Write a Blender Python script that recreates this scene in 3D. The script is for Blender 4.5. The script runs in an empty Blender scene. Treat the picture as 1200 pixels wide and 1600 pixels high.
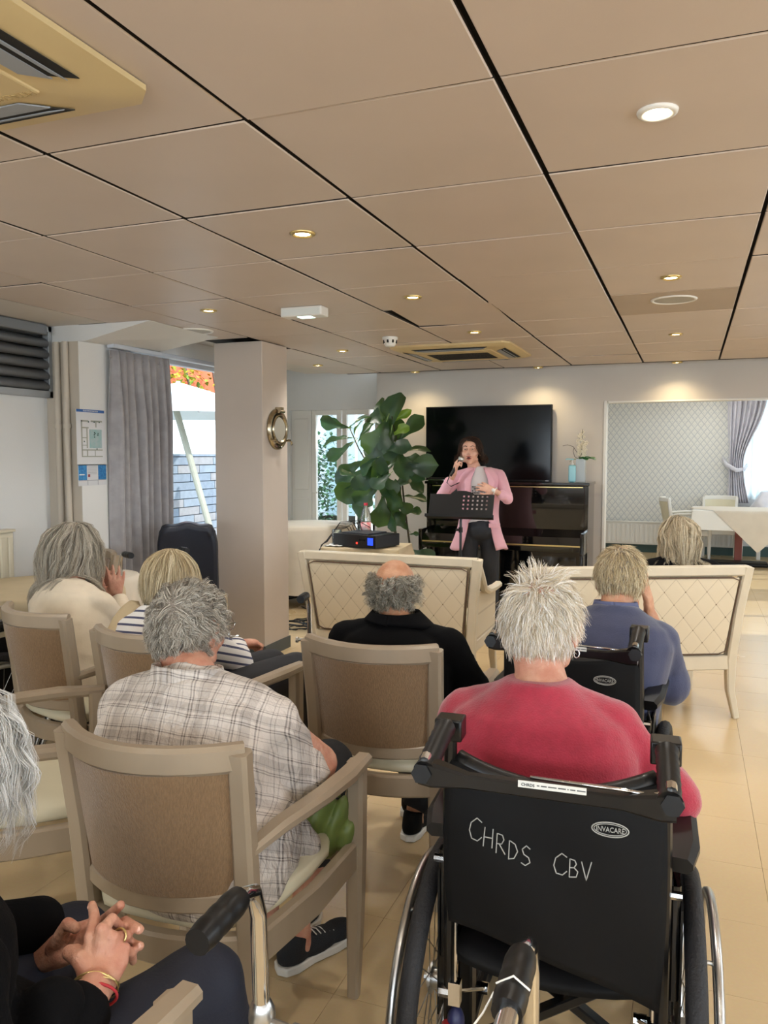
import bpy, bmesh, math, random
import numpy as np
from mathutils import Vector, Matrix, Euler, noise as mnoise
PI = math.pi
C = bpy.context.scene.collection
rnd = random.Random(7)
# ------------------------------------------------------------------ camera
FPX, YAW, PITCH, CAMZ = 1247.16, .365854, .071743, 1.42
cam = bpy.data.cameras.new('camera'); camo = bpy.data.objects.new('camera', cam); C.objects.link(camo)
cam.sensor_fit = 'VERTICAL'; cam.sensor_height = 36.; cam.sensor_width = 27.
cam.lens = FPX / 1600 * 36.; cam.clip_start = .05; cam.clip_end = 200
camo.location = (0, 0, CAMZ); camo.rotation_euler = (PI/2 - PITCH, 0, YAW)
sc = bpy.context.scene; sc.camera = camo
sc.view_settings.view_transform = 'Standard'; sc.view_settings.look = 'None'
sc.view_settings.gamma = 1; sc.view_settings.use_curve_mapping = False
sc.view_settings.exposure = 0.30
# ------------------------------------------------------------------ world, sun, large lights
w = bpy.data.worlds.new('world'); sc.world = w; w.use_nodes = True
bg = w.node_tree.nodes['Background']
bg.inputs['Color'].default_value = (.74, .87, 1.0, 1); bg.inputs['Strength'].default_value = 4.6
sun = bpy.data.lights.new('sun', 'SUN'); sun.energy = 4.; sun.angle = .01; sun.color = (1, .93, .82)
so = bpy.data.objects.new('sun', sun); C.objects.link(so)
SUN_DIR = Vector((-.80, -.24, -.46)).normalized()
so.rotation_euler = SUN_DIR.to_track_quat('-Z', 'Y').to_euler()
try:
    sc.cycles.use_denoising = True; sc.cycles.max_bounces = 8; sc.cycles.diffuse_bounces = 4
    sc.cycles.glossy_bounces = 3; sc.cycles.transparent_max_bounces = 12; sc.cycles.caustics_reflective = False
    sc.cycles.caustics_refractive = False; sc.cycles.sample_clamp_indirect = 4.0
except Exception: pass
LAMP_W = 19.0          # watts of one ceiling downlight
LAMP_COL = (1.0, .95, .87)
def portal(name, loc, size, rot):
    l = bpy.data.lights.new(name, 'AREA'); l.shape = 'RECTANGLE'; l.size, l.size_y = size
    l.cycles.is_portal = True
    o = bpy.data.objects.new(name, l); C.objects.link(o); o.location = loc; o.rotation_euler = rot
CEIL = 2.196
def area(name, loc, size, rot, watts, col):
    l = bpy.data.lights.new(name, 'AREA'); l.shape = 'RECTANGLE'; l.size, l.size_y = size; l.energy = watts; l.color = col
    o = bpy.data.objects.new(name, l); C.objects.link(o); o.location = loc; o.rotation_euler = rot
# added fill lamps: at the unseen rear and side windows, and over the dining room
for x in (-2.1, .3, 2.6): area('rear_window_fill', (x, -3.2, 1.5), (1.8, 1.3), (PI/2+.8, 0, 0), 62, (.93, .96, 1.))
for y in (-1.4, 1.2, 3.8): area('side_window_fill', (3.95, y, 1.5), (1.15, 1.6), (0, PI/2+.6, 0), 40, (.93, .96, 1.))
for x, y in ((.2, 9.0), (2.4, 9.0), (.2, 11.2), (2.4, 11.2)): area('dining_fill_light', (x, y, 2.43), (.6, .6), (0, 0, 0), 9, (1., .97, .92))  # unseen lamps, added to brighten the far room
# ------------------------------------------------------------------ geometry helpers
def cam_axes():
    cy, sy = math.cos(YAW), math.sin(YAW)
    f = np.array([-sy*math.cos(PITCH), cy*math.cos(PITCH), -math.sin(PITCH)]); r = np.array([cy, sy, 0.])
    return r, np.cross(r, f), f
def ray(x, y):
    r, u, f = cam_axes(); return (x-600)*r - (y-800)*u + FPX*f
def atY(x, y, Y):
    d = ray(x, y); return Vector(np.array([0, 0, CAMZ]) + d*(Y/d[1]))
def atX(x, y, X):
    d = ray(x, y); return Vector(np.array([0, 0, CAMZ]) + d*(X/d[0]))
def atZ(x, y, z=0.):
    d = ray(x, y); return Vector(np.array([0, 0, CAMZ]) + d*((z-CAMZ)/d[2]))

class MB:
    """collects vertices and faces; build() links them as ONE mesh object"""
    def __init__(s): s.v = []; s.f = []
    def add(s, vs, fs):
        n = len(s.v); s.v += [tuple(p) for p in vs]; s.f += [tuple(i+n for i in f) for f in fs]; return s
    def box(s, c, d, R=None):
        vs = []
        for x in (-.5, .5):
            for y in (-.5, .5):
                for z in (-.5, .5):
                    p = Vector((x*d[0], y*d[1], z*d[2]))
                    if R is not None: p = R @ p
                    vs.append(p + Vector(c))
        return s.add(vs, [(0,1,3,2),(4,6,7,5),(0,4,5,1),(2,3,7,6),(0,2,6,4),(1,5,7,3)])
    def bx(s, x0, x1, y0, y1, z0, z1):
        return s.box(((x0+x1)/2, (y0+y1)/2, (z0+z1)/2), (abs(x1-x0), abs(y1-y0), abs(z1-z0)))
    def sweep(s, pts, sec, up=(0,0,1), closed=False, scale=None, caps=True):
        """sweep a 2d section [(side, up)] along pts; scale per point: float or (a,b)"""
        P = [Vector(p) for p in pts]; n = len(P); m = len(sec); up = Vector(up); vs = []
        side = None
        for i in range(n):
            if closed: t = P[(i+1) % n] - P[i-1]
            else: t = P[min(i+1, n-1)] - P[max(i-1, 0)]
            t.normalize()
            sd = t.cross(up)
            if sd.length < .05: sd = side.copy() if side is not None else t.cross(Vector((0, 1, 0)) if abs(t.y) < .9 else Vector((1, 0, 0)))
            sd.normalize()
            if side is not None and sd.dot(side) < 0 and abs(t.dot(up)) > .8: sd = -sd
            side = sd; u2 = sd.cross(t).normalized()
            k = scale[i] if scale is not None else 1.
            ka, kb = k if isinstance(k, (tuple, list)) else (k, k)
            for a, b in sec: vs.append(P[i] + sd*(a*ka) + u2*(b*kb))
        fs = []
        for i in range(n if closed else n-1):
            j = (i+1) % n
            for q in range(m):
                r = (q+1) % m; fs.append((i*m+q, j*m+q, j*m+r, i*m+r))
        if not closed and caps:
            fs.append(tuple(range(m))); fs.append(tuple((n-1)*m+q for q in reversed(range(m))))
        return s.add(vs, fs)
    def beam(s, pts, w_, h_, up=(0,0,1), ch=.15, scale=None, closed=False):
        a, b = w_/2, h_/2; c = min(a, b)*ch*2
        sec = [(-a+c,-b),(a-c,-b),(a,-b+c),(a,b-c),(a-c,b),(-a+c,b),(-a,b-c),(-a,-b+c)]
        return s.sweep(pts, sec, up, closed, scale)
    def tube(s, pts, r, n=10, closed=False, up=(0,0,1)):
        sec = [(math.cos(2*PI*i/n), math.sin(2*PI*i/n)) for i in range(n)]
        sc_ = r if isinstance(r, (list, tuple)) else [r]*len(pts)
        return s.sweep(pts, sec, up, closed, sc_)
    def ell(s, c, r, nu=16, nv=10, R=None):
        if not isinstance(r, (tuple, list)): r = (r, r, r)
        vs = []; fs = []; c = Vector(c)
        for j in range(1, nv):
            th = PI*j/nv
            for i in range(nu):
                a = 2*PI*i/nu; p = Vector((r[0]*math.sin(th)*math.cos(a), r[1]*math.sin(th)*math.sin(a), r[2]*math.cos(th)))
                vs.append(c + (R @ p if R is not None else p))
        t = Vector((0, 0, r[2])); t = R @ t if R is not None else t
        vs.append(c+t); vs.append(c-t); T = len(vs)-2
        for j in range(nv-2):
            for i in range(nu): fs.append((j*nu+i, (j+1)*nu+i, (j+1)*nu+(i+1) % nu, j*nu+(i+1) % nu))
        for i in range(nu):
            fs.append((T, i, (i+1) % nu)); fs.append((T+1, (nv-2)*nu+(i+1) % nu, (nv-2)*nu+i))
        return s.add(vs, fs)
    def lathe(s, prof, c=(0,0,0), n=24, R=None, fn=None, cap=True):
        vs = []; fs = []; c = Vector(c); m = len(prof)
        for i in range(n):
            a = 2*PI*i/n
            for j, (r, z) in enumerate(prof):
                p = Vector((r*math.cos(a), r*math.sin(a), z))
                if fn: p = fn(p, a, j)
                vs.append(c + (R @ p if R is not None else p))
        for i in range(n):
            k = (i+1) % n
            for j in range(m-1): fs.append((i*m+j, k*m+j, k*m+j+1, i*m+j+1))
        if cap and prof[0][0] > 1e-6: fs.append(tuple(i*m for i in reversed(range(n))))
        if cap and prof[-1][0] > 1e-6: fs.append(tuple(i*m+m-1 for i in range(n)))
        return s.add(vs, fs)
    def grid(s, fn, nu, nv, thick=0.):
        vs = [Vector(fn(i/nu, j/nv)) for j in range(nv+1) for i in range(nu+1)]
        fs = [(j*(nu+1)+i, j*(nu+1)+i+1, (j+1)*(nu+1)+i+1, (j+1)*(nu+1)+i) for j in range(nv) for i in range(nu)]
        return s.add(vs, fs)
    def prism(s, poly, z0, z1, M=None):
        n = len(poly); vs = [Vector((x, y, z0)) for x, y in poly] + [Vector((x, y, z1)) for x, y in poly]
        if M is not None: vs = [M @ v for v in vs]
        fs = [tuple(reversed(range(n))), tuple(range(n, 2*n))] + [(i, (i+1) % n, n+(i+1) % n, n+i) for i in range(n)]
        return s.add(vs, fs)
    def mesh(s, name):
        me = bpy.data.meshes.new(name); me.from_pydata([tuple(p) for p in s.v], [], s.f); me.update(); return me
    def build(s, name, m, parent=None, smooth=None, bevel=0., thick=0., sub=0, loc=None, rot=None):
        me = s.mesh(name)
        if m is not None: me.materials.append(m)
        o = bpy.data.objects.new(name, me); C.objects.link(o); o.parent = parent
        if smooth is True:
            me.polygons.foreach_set('use_smooth', [True]*len(me.polygons))
        elif smooth: sharp(o, smooth)
        if thick:
            q = o.modifiers.new('thickness', 'SOLIDIFY'); q.thickness = thick; q.offset = 0
        if bevel:
            q = o.modifiers.new('bevel', 'BEVEL'); q.width = bevel; q.segments = 2; q.limit_method = 'ANGLE'; q.angle_limit = .6
        if sub:
            q = o.modifiers.new('subdivision', 'SUBSURF'); q.levels = sub; q.render_levels = sub
        if loc is not None: o.location = loc
        if rot is not None: o.rotation_euler = rot
        return o
def sharp(o, ang=40):
    me = o.data; bm = bmesh.new(); bm.from_mesh(me); bmesh.ops.recalc_face_normals(bm, faces=bm.faces)
    for f in bm.faces: f.smooth = True
    for e in bm.edges:
        if len(e.link_faces) == 2 and e.calc_face_angle(0) > math.radians(ang): e.smooth = False
    bm.to_mesh(me); bm.free()
def thing(name, label, cat, loc=(0,0,0), rot=0., group=None):
    o = bpy.data.objects.new(name, None); C.objects.link(o); o.location = loc; o.empty_display_size = .1
    o.rotation_euler = (0, 0, rot) if not isinstance(rot, tuple) else rot
    o['label'] = label; o['category'] = cat
    if group: o['group'] = group
    return o
def tag(o, label, cat, group=None, kind=None):
    o['label'] = label; o['category'] = cat
    if group: o['group'] = group
    if kind: o['kind'] = kind
    return o
def struct(o): o['kind'] = 'structure'; return o
def cp(o, parent=None):
    c = o.copy(); C.objects.link(c)
    if parent is not None: c.parent = parent
    for ch in list(o.children): cp(ch, c)
    return c
# ------------------------------------------------------------------ materials
def lin(c):
    if isinstance(c, str): c = tuple(int(c[i:i+2], 16)/255 for i in (0, 2, 4))
    return tuple((x/12.92 if x <= .04045 else ((x+.055)/1.055)**2.4) for x in c)
def mat(name, col, rough=.6, metal=0., var=.0, vs=8., bump=.0, bs=60., col2=None, spec=.5, coat=0., sheen=0., trans=0., alpha=1., sss=0., vdet=3., vx=(1,1,1)):
    m = bpy.data.materials.new(name); m.use_nodes = True; nt = m.node_tree; b = nt.nodes['Principled BSDF']
    c = lin(col); b.inputs['Base Color'].default_value = (*c, 1); b.inputs['Roughness'].default_value = rough
    b.inputs['Metallic'].default_value = metal; b.inputs['Specular IOR Level'].default_value = spec
    b.inputs['Coat Weight'].default_value = coat; b.inputs['Sheen Weight'].default_value = sheen
    b.inputs['Transmission Weight'].default_value = trans; b.inputs['Alpha'].default_value = alpha
    if sss: b.inputs['Subsurface Weight'].default_value = sss; b.inputs['Subsurface Radius'].default_value = (.02, .008, .004)
    N = nt.nodes.new; L = nt.links.new
    tc = N('ShaderNodeTexCoord'); mp = N('ShaderNodeMapping'); mp.inputs['Scale'].default_value = vx; L(tc.outputs['Object'], mp.inputs['Vector'])
    if var or col2:
        n = N('ShaderNodeTexNoise'); n.inputs['Scale'].default_value = vs; n.inputs['Detail'].default_value = vdet; L(mp.outputs['Vector'], n.inputs['Vector'])
        r = N('ShaderNodeValToRGB'); c2 = lin(col2) if col2 else tuple(min(1, x*(1+var)) for x in c); c1 = c if col2 else tuple(x*(1-var) for x in c)
        r.color_ramp.elements[0].position = .35; r.color_ramp.elements[1].position = .65
        r.color_ramp.elements[0].color = (*c1, 1); r.color_ramp.elements[1].color = (*c2, 1)
        L(n.outputs['Fac'], r.inputs['Fac']); L(r.outputs['Color'], b.inputs['Base Color'])
    if bump:
        n = N('ShaderNodeTexNoise'); n.inputs['Scale'].default_value = bs; n.inputs['Detail'].default_value = 4; L(mp.outputs['Vector'], n.inputs['Vector'])
        u = N('ShaderNodeBump'); u.inputs['Strength'].default_value = bump; u.inputs['Distance'].default_value = .01; L(n.outputs['Fac'], u.inputs['Height']); L(u.outputs['Normal'], b.inputs['Normal'])
    m.diffuse_color = (*c, 1)
    return m
def emis(name, col, s):
    m = bpy.data.materials.new(name); m.use_nodes = True; nt = m.node_tree; nt.nodes.clear()
    e = nt.nodes.new('ShaderNodeEmission'); e.inputs['Color'].default_value = (*lin(col), 1); e.inputs['Strength'].default_value = s
    o = nt.nodes.new('ShaderNodeOutputMaterial'); nt.links.new(e.outputs[0], o.inputs[0]); return m
class NT:
    """tiny node-tree shorthand"""
    def __init__(s, m): s.t = m.node_tree; s.b = s.t.nodes['Principled BSDF']
    def n(s, k, **kw):
        x = s.t.nodes.new(k)
        for a, b in kw.items(): setattr(x, a, b)
        return x
    def l(s, a, b): s.t.links.new(a, b)
    def math(s, op, a, b=None, c=None):
        x = s.n('ShaderNodeMath', operation=op)
        for i, v in enumerate((a, b, c)):
            if v is None: continue
            if isinstance(v, (int, float)): x.inputs[i].default_value = v
            else: s.l(v, x.inputs[i])
        return x.outputs[0]
    def mix(s, f, a, b, mode='MIX'):
        x = s.n('ShaderNodeMix', data_type='RGBA', blend_type=mode)
        for i, v in ((0, f), (6, a), (7, b)):
            if isinstance(v, (int, float)): x.inputs[i].default_value = v
            elif isinstance(v, tuple): x.inputs[i].default_value = (*v[:3], 1)
            else: s.l(v, x.inputs[i])
        return x.outputs[2]
M = {}
M['wall'] = mat('painted_wall', 'cfc9c2', .75, var=.03, vs=2, bump=.05, bs=120)
M['wall_white'] = mat('white_painted_wall', 'dcdcda', .7, var=.02, vs=2, bump=.05, bs=120)
M['wall_beige'] = mat('beige_painted_wall', 'bdb3a4', .7, var=.03, vs=2)
M['ctile'] = mat('ceiling_tile', 'cdbfb4', .42, var=.02, vs=3, bump=.03, bs=200, spec=.4)
M['ctile_dark'] = mat('ceiling_tile_aged', 'b0a294', .6, var=.04, vs=3)
M['ctile_back'] = mat('ceiling_void', '1c1815', .9)
M['tbar'] = mat('ceiling_bar', '2a2420', .6)
M['white'] = mat('white_enamel', 'e6e4de', .35)
M['cream'] = mat('cream_plastic', 'cdb98c', .5, var=.03, vs=6)
M['cream_dark'] = mat('cream_plastic_darker', 'b29b6c', .5)  # darker cream for the maker's lettering
M['black'] = mat('black_plastic', '070708', .42, spec=.35)
M['dark_slot'] = mat('dark_slot', '171512', .8)
M['chrome'] = mat('chrome', 'd8d8d8', .12, 1.)
M['steel'] = mat('satin_steel', 'b9b9b7', .3, 1.)
M['nickel'] = mat('antique_nickel', 'b3a78e', .22, 1., var=.15, vs=30)
M['alu'] = mat('grey_aluminium', 'b4b6b8', .4, .8)
M['frame'] = mat('grey_window_frame', 'c4cbd6', .4)
M['lamp'] = emis('lamp_glow', 'fff0c8', 26.)
M['lampc'] = emis('emergency_lamp_glow', 'd8fff2', 2.5)
M['gold'] = mat('brass_trim', 'd8c184', .3, .9)
gl = bpy.data.materials.new('window_glass'); gl.use_nodes = True
_t = gl.node_tree; _t.nodes.clear(); _o = _t.nodes.new('ShaderNodeOutputMaterial'); _m = _t.nodes.new('ShaderNodeMixShader')
_a = _t.nodes.new('ShaderNodeBsdfTransparent'); _a.inputs[0].default_value = (.93, .96, .97, 1); _g = _t.nodes.new('ShaderNodeBsdfGlossy'); _g.inputs['Roughness'].default_value = .02
_m.inputs[0].default_value = .06; _t.links.new(_a.outputs[0], _m.inputs[1]); _t.links.new(_g.outputs[0], _m.inputs[2]); _t.links.new(_m.outputs[0], _o.inputs[0])
M['glass'] = gl

def text(parent, body, size, loc, rot, m, name='lettering', ext=.0006, align='CENTER', sx=1.):
    cu = bpy.data.curves.new(name, 'FONT'); cu.body = body; cu.size = size; cu.extrude = ext; cu.align_x = align; cu.resolution_u = 3
    tmp = bpy.data.objects.new(name, cu); C.objects.link(tmp); dg = bpy.context.evaluated_depsgraph_get(); dg.update()
    me = bpy.data.meshes.new_from_object(tmp.evaluated_get(dg)); bpy.data.objects.remove(tmp); bpy.data.curves.remove(cu)
    me.materials.clear(); me.materials.append(m); me.name = name
    o = bpy.data.objects.new(name, me); C.objects.link(o); o.parent = parent; o.location = loc; o.rotation_euler = rot; o.scale = (sx, 1, 1); return o
# ------------------------------------------------------------------ floor
def floor_mat(name, joints):
    m = mat(name, 'cdb78c', .22, spec=.5); k = NT(m)
    tc = k.n('ShaderNodeTexCoord'); n1 = k.n('ShaderNodeTexNoise'); n1.inputs['Scale'].default_value = 1.3; n1.inputs['Detail'].default_value = 5
    geo = k.n('ShaderNodeNewGeometry'); k.l(geo.outputs['Position'], n1.inputs['Vector'])
    n2 = k.n('ShaderNodeTexNoise'); n2.inputs['Scale'].default_value = 90; n2.inputs['Detail'].default_value = 3; k.l(geo.outputs['Position'], n2.inputs['Vector'])
    r = k.n('ShaderNodeValToRGB'); r.color_ramp.elements[0].position = .2; r.color_ramp.elements[1].position = .8
    r.color_ramp.elements[0].color = (*lin('c7ae86'), 1); r.color_ramp.elements[1].color = (*lin('cab28a'), 1); k.l(n1.outputs['Fac'], r.inputs['Fac'])
    c = k.mix(.10, r.outputs['Color'], n2.outputs['Color'], 'SOFT_LIGHT')
    if joints:
        b = k.n('ShaderNodeTexBrick'); b.offset = 0.; b.inputs['Scale'].default_value = 1/.37; b.inputs['Mortar Size'].default_value = .004
        b.inputs['Brick Width'].default_value = 1.; b.inputs['Row Height'].default_value = 1.
        mp = k.n('ShaderNodeMapping'); mp.inputs['Location'].default_value = (-.267, -3.31, 0); k.l(geo.outputs['Position'], mp.inputs['Vector']); k.l(mp.outputs['Vector'], b.inputs['Vector'])
        c = k.mix(b.outputs['Fac'], c, lin('a08a66'))
    k.l(c, k.b.inputs['Base Color'])
    rr = k.n('ShaderNodeMapRange'); rr.inputs['To Min'].default_value = .22; rr.inputs['To Max'].default_value = .30; k.l(n1.outputs['Fac'], rr.inputs['Value']); k.l(rr.outputs[0], k.b.inputs['Roughness'])
    return m
fm = floor_mat('vinyl_floor_tile', False); fm2 = floor_mat('vinyl_floor', True)
FX0, FX1, FY0, FY1, S = .267-.37*10, .267+.37*6, 3.31-.37*7, 3.31+.37*6, .37     # zone laid tile by tile
floor = MB()
for x0, x1, y0, y1 in ((-4.2, FX0, -3.2, 12.6), (FX1, 4.2, -3.2, 12.6), (FX0, FX1, -3.2, FY0), (FX0, FX1, FY1, 12.6)):
    floor.bx(x0, x1, y0, y1, -.1, 0)
floor.bx(FX0, FX1, FY0, FY1, -.1, -.006)
floor = struct(floor.build('floor', fm2))
tm = None
i = 0
for a in range(16):
    for b in range(13):
        x, y = FX0+S*(a+.5), FY0+S*(b+.5)
        if tm is None:
            o = MB().box((0, 0, -.004), (S-.0012, S-.0012, .008)).build('floor_tile', fm, floor); tm = o
        else:
            o = bpy.data.objects.new('floor_tile', tm.data); C.objects.link(o); o.parent = floor
        o.location = (x, y, rnd.uniform(-.0003, .0)); o.rotation_euler = (rnd.gauss(0, .0008), rnd.gauss(0, .0008), 0)
# ------------------------------------------------------------------ suspended ceiling
GX = [-3.365+.594*i for i in range(0, 13)]; GY = [-2.6+.6067*j+.0345 for j in range(-1, 17)]
GX[0] = -3.24
ceil = MB().bx(-3.7, 4.1, -3.1, 7.45, CEIL+.05, CEIL+.14)
ceil.bx(-3.7, -3.245, -3.1, 3.88, CEIL+.002, CEIL+.05)
ceil = struct(ceil.build('ceiling', M['wall']))
struct(MB().bx(-3.24, 4.1, -3.1, 7.45, CEIL+.03, CEIL+.045).build('trim_1', M['ctile_back']))
tmesh = {}
LAMPS = [(-.09, 1.97), (-1.295, 2.58), (-.10, 3.78), (-1.30, 3.79), (-2.447, 3.744), (-1.30, 5.0), (-.109, 5.548), (-2.454, 5.535),
         (-2.435, 7.18), (-1.288, 7.205), (-.126, 7.227), (-3.05, 6.35), (1.10, 1.97), (1.1, 3.78), (1.1, 5.5), (1.1, 7.2), (-2.45, 1.97),
         (-2.45, .2), (-1.3, .2), (-.1, .2), (1.1, .2), (-1.3, -1.6), (-.1, -1.6), (2.3, 3.78), (2.3, .2), (2.3, 5.5)]
for a in range(len(GX)-1):
    for b in range(len(GY)-1):
        x0, x1, y0, y1 = GX[a], GX[a+1], GY[b], min(GY[b+1], 7.44)
        if x0 > 3.6 or y0 < -2.9 or y1-y0 < .1: continue
        if x0 < -2.8 and y0 > 4.6 and y1 < 5.35: continue
        key = (round(x1-x0, 2), round(y1-y0, 2))
        dark = abs((x0+x1)/2+.098) < .05 and abs((y0+y1)/2-4.32) < .2
        kd = (*key, dark)
        if kd not in tmesh:
            d = MB(); X, Y = (x1-x0)/2-.0068, (y1-y0)/2-.0040; e = .003
            d.add([(-X,-Y,.012),(X,-Y,.012),(X,Y,.012),(-X,Y,.012),(-X,-Y,e),(X,-Y,e),(X,Y,e),(-X,Y,e),(-X+e,-Y+e,0),(X-e,-Y+e,0),(X-e,Y-e,0),(-X+e,Y-e,0)],
                  [(3,2,1,0)]+[(i, (i+1) % 4, 4+(i+1) % 4, 4+i) for i in range(4)]+[(4+i, 4+(i+1) % 4, 8+(i+1) % 4, 8+i) for i in range(4)]+[(8,9,10,11)])
            me = d.mesh('ceiling_tile'); me.flip_normals(); me.materials.append(M['ctile_dark'] if dark else M['ctile']); me.materials.append(M['tbar']); me.polygons.foreach_set('material_index', [0]+[1]*4+[0]*5); tmesh[kd] = me
        o = bpy.data.objects.new('ceiling_tile', tmesh[kd]); C.objects.link(o); o.parent = ceil
        o.location = ((x0+x1)/2, (y0+y1)/2, CEIL+rnd.uniform(-.0005, .0025)); o.rotation_euler = (rnd.gauss(0, .0022), rnd.gauss(0, .0022), 0)
        if abs((x0+x1)/2+1.29) < .1 and abs((y0+y1)/2-4.32) < .2: o.rotation_euler = (-.03, .02, 0); o.location.z += .012
# ------------------------------------------------------------------ walls
XL, XP, XR, YB = -3.70, -3.45, 3.75, -3.0
YT, YF = 7.45, 7.62
wl = MB(); wl.bx(XL-.15, XL, YB-.15, 3.88, 0, CEIL+.14)
wl = struct(wl.build('wall_left', M['wall_white']))
pier = MB(); pier.bx(XL-.15, XP, 3.88, 4.36, 0, CEIL+.14)
pier = struct(pier.build('wall_left_pier', M['wall_white']))
sof = MB(); sof.add([(XL-.15, 3.88, 2.10), (-3.40, 3.88, 2.10), (-2.94, 3.88, CEIL-.004), (-2.94, 3.88, CEIL-.001), (XL-.15, 3.88, CEIL-.001),
                   (XL-.15, 4.60, 2.12), (-3.40, 4.60, 2.12), (-2.94, 4.60, CEIL-.004), (-2.94, 4.60, CEIL-.001), (XL-.15, 4.60, CEIL-.001)],
                  [(4,3,2,1,0), (5,6,7,8,9), (0,1,6,5), (1,2,7,6), (2,3,8,7), (3,4,9,8), (4,0,5,9)])
sof.bx(XL-.15, -3.45, 4.601, 5.75, 2.13, CEIL+.14)
struct(sof.build('trim_soffit', M['wall_white']))
# side wall beyond the patio door, far bay wall with its soffit
wl2 = MB(); wl2.box((-3.93, 6.58, 1.3), (.1, 1.95, 2.6), Matrix.Rotation(.405, 3, 'Z')); wl2.bx(-4.35, -4.2, 7.3, 7.77, 0, 2.6); struct(wl2.build('wall_left_far', M['wall_white']))
wf = MB(); wf.bx(-4.2, -2.85, YF, YF+.15, 1.885, 2.6); wf.bx(-3.02, -2.85, YF, YF+.15, 0, 1.884); wf.bx(-4.2, -3.99, YF, YF+.15, 0, 1.885)
wf.bx(-2.93, -2.85, YT+.121, YF-.001, 0, 2.6); struct(wf.build('wall_far', M['wall_white']))
struct(MB().bx(-4.2, -2.9, 5.2, YF+.15, 2.45, 2.55).build('ceiling_bay', M['wall_white']))
wt = MB(); wt.bx(-2.93, -.72, YT, YT+.12, 0, CEIL+.14); wt.bx(-.72, 4.1, YT, YT+.12, 1.895, CEIL+.14); wt.bx(3.2, 4.1, YT, YT+.12, 0, 1.895)
struct(wt.build('wall_television', M['wall']))
struct(MB().bx(-.735, -.712, YT-.012, YT+.13, 0, 1.9).bx(-.70, 3.2, YT-.008, YT+.13, 1.882, 1.897).build('trim_opening', M['white'], bevel=.002))
struct(MB().bx(-2.92, -.74, YT-.014, YT, 0, .09).build('baseboard_television', mat('grey_green_skirting', '6e7a78', .5)))
# pillar
struct(MB().bx(-3.12, -2.74, 4.83, 5.19, 0, CEIL-.004).build('wall_pillar', mat('pillar_paint', 'c4b8ac', .6, var=.02, vs=3), bevel=.004))
M['skirt'] = mat('dark_skirting', '4a5152', .5)
struct(MB().bx(-3.128, -2.732, 4.822, 5.198, 0, .085).build('baseboard_pillar', M['skirt']))
struct(MB().bx(XL, XL+.012, YB, 3.88, 0, .09).build('baseboard_left', M['skirt']))
# right and back walls of the hall (behind and beside the camera), with windows to the outside
wr = MB()
wr.bx(XR, XR+.15, YB-.15, 7.57, 0, .9); wr.bx(XR, XR+.15, YB-.15, 7.57, 2.05, CEIL+.14)
for y0, y1 in ((-3.15, -2.2), (-.6, .4), (2.0, 3.0), (4.6, 7.57)): wr.bx(XR, XR+.15, y0, y1, .9, 2.05)
struct(wr.build('wall_right', M['wall_white']))
wb = MB(); wb.bx(-3.85, 3.9, YB-.15, YB, 0, .8); wb.bx(-3.85, 3.9, YB-.15, YB, 2.1, CEIL+.14)
for x0, x1 in ((-3.85, -3.), (-1.2, -.6), (1.2, 1.8), (3.4, 3.9)): wb.bx(x0, x1, YB-.15, YB, .8, 2.1)
struct(wb.build('wall_back', M['wall_white']))
portal('window_portal', (-2.1, YB-.16, 1.45), (1.8, 1.3), (PI/2, 0, PI)) if 0 else None
def window(n, origin, du, W, H, bars=(), fm_=None, t=.06, glass=True, z0=0.):
    """window in a vertical opening: origin = lower corner, du = horizontal unit direction"""
    u = Vector(du); nrm = Vector((-u.y, u.x, 0)); o0 = Vector(origin)
    root = bpy.data.objects.new('window_%d' % n, None); C.objects.link(root); root['kind'] = 'structure'
    fr = MB(); ang = math.atan2(u.y, u.x); R = Matrix.Rotation(ang, 3, 'Z')
    def bar(a0, a1, b0, b1, d=t): fr.box(o0+u*((a0+a1)/2)+Vector((0, 0, (b0+b1)/2)), (a1-a0, d, b1-b0), R)
    bar(0, t, 0, H); bar(W-t, W, 0, H); bar(t, W-t, 0, t); bar(t, W-t, H-t, H)
    for k in bars: bar(k-t/2, k+t/2, t, H-t)
    fr.build('window_frame', fm_ or M['white'], root, bevel=.004)
    if glass: MB().box(o0+u*(W/2)+Vector((0, 0, H/2)), (W-t, .004, H-t), R).build('pane', M['glass'], root)
    return root
window(1, (-3., YB-.07, .8), (1, 0, 0), 1.8, 1.3, (.9,)); window(2, (-.6, YB-.07, .8), (1, 0, 0), 1.8, 1.3, (.9,)); window(3, (1.8, YB-.07, .8), (1, 0, 0), 1.6, 1.3, (.8,))
window(4, (XR+.07, -2.2, .9), (0, 1, 0), 1.6, 1.15, (.8,)); window(5, (XR+.07, .4, .9), (0, 1, 0), 1.6, 1.15, (.8,)); window(6, (XR+.07, 3.0, .9), (0, 1, 0), 1.6, 1.15, (.8,))
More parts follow.
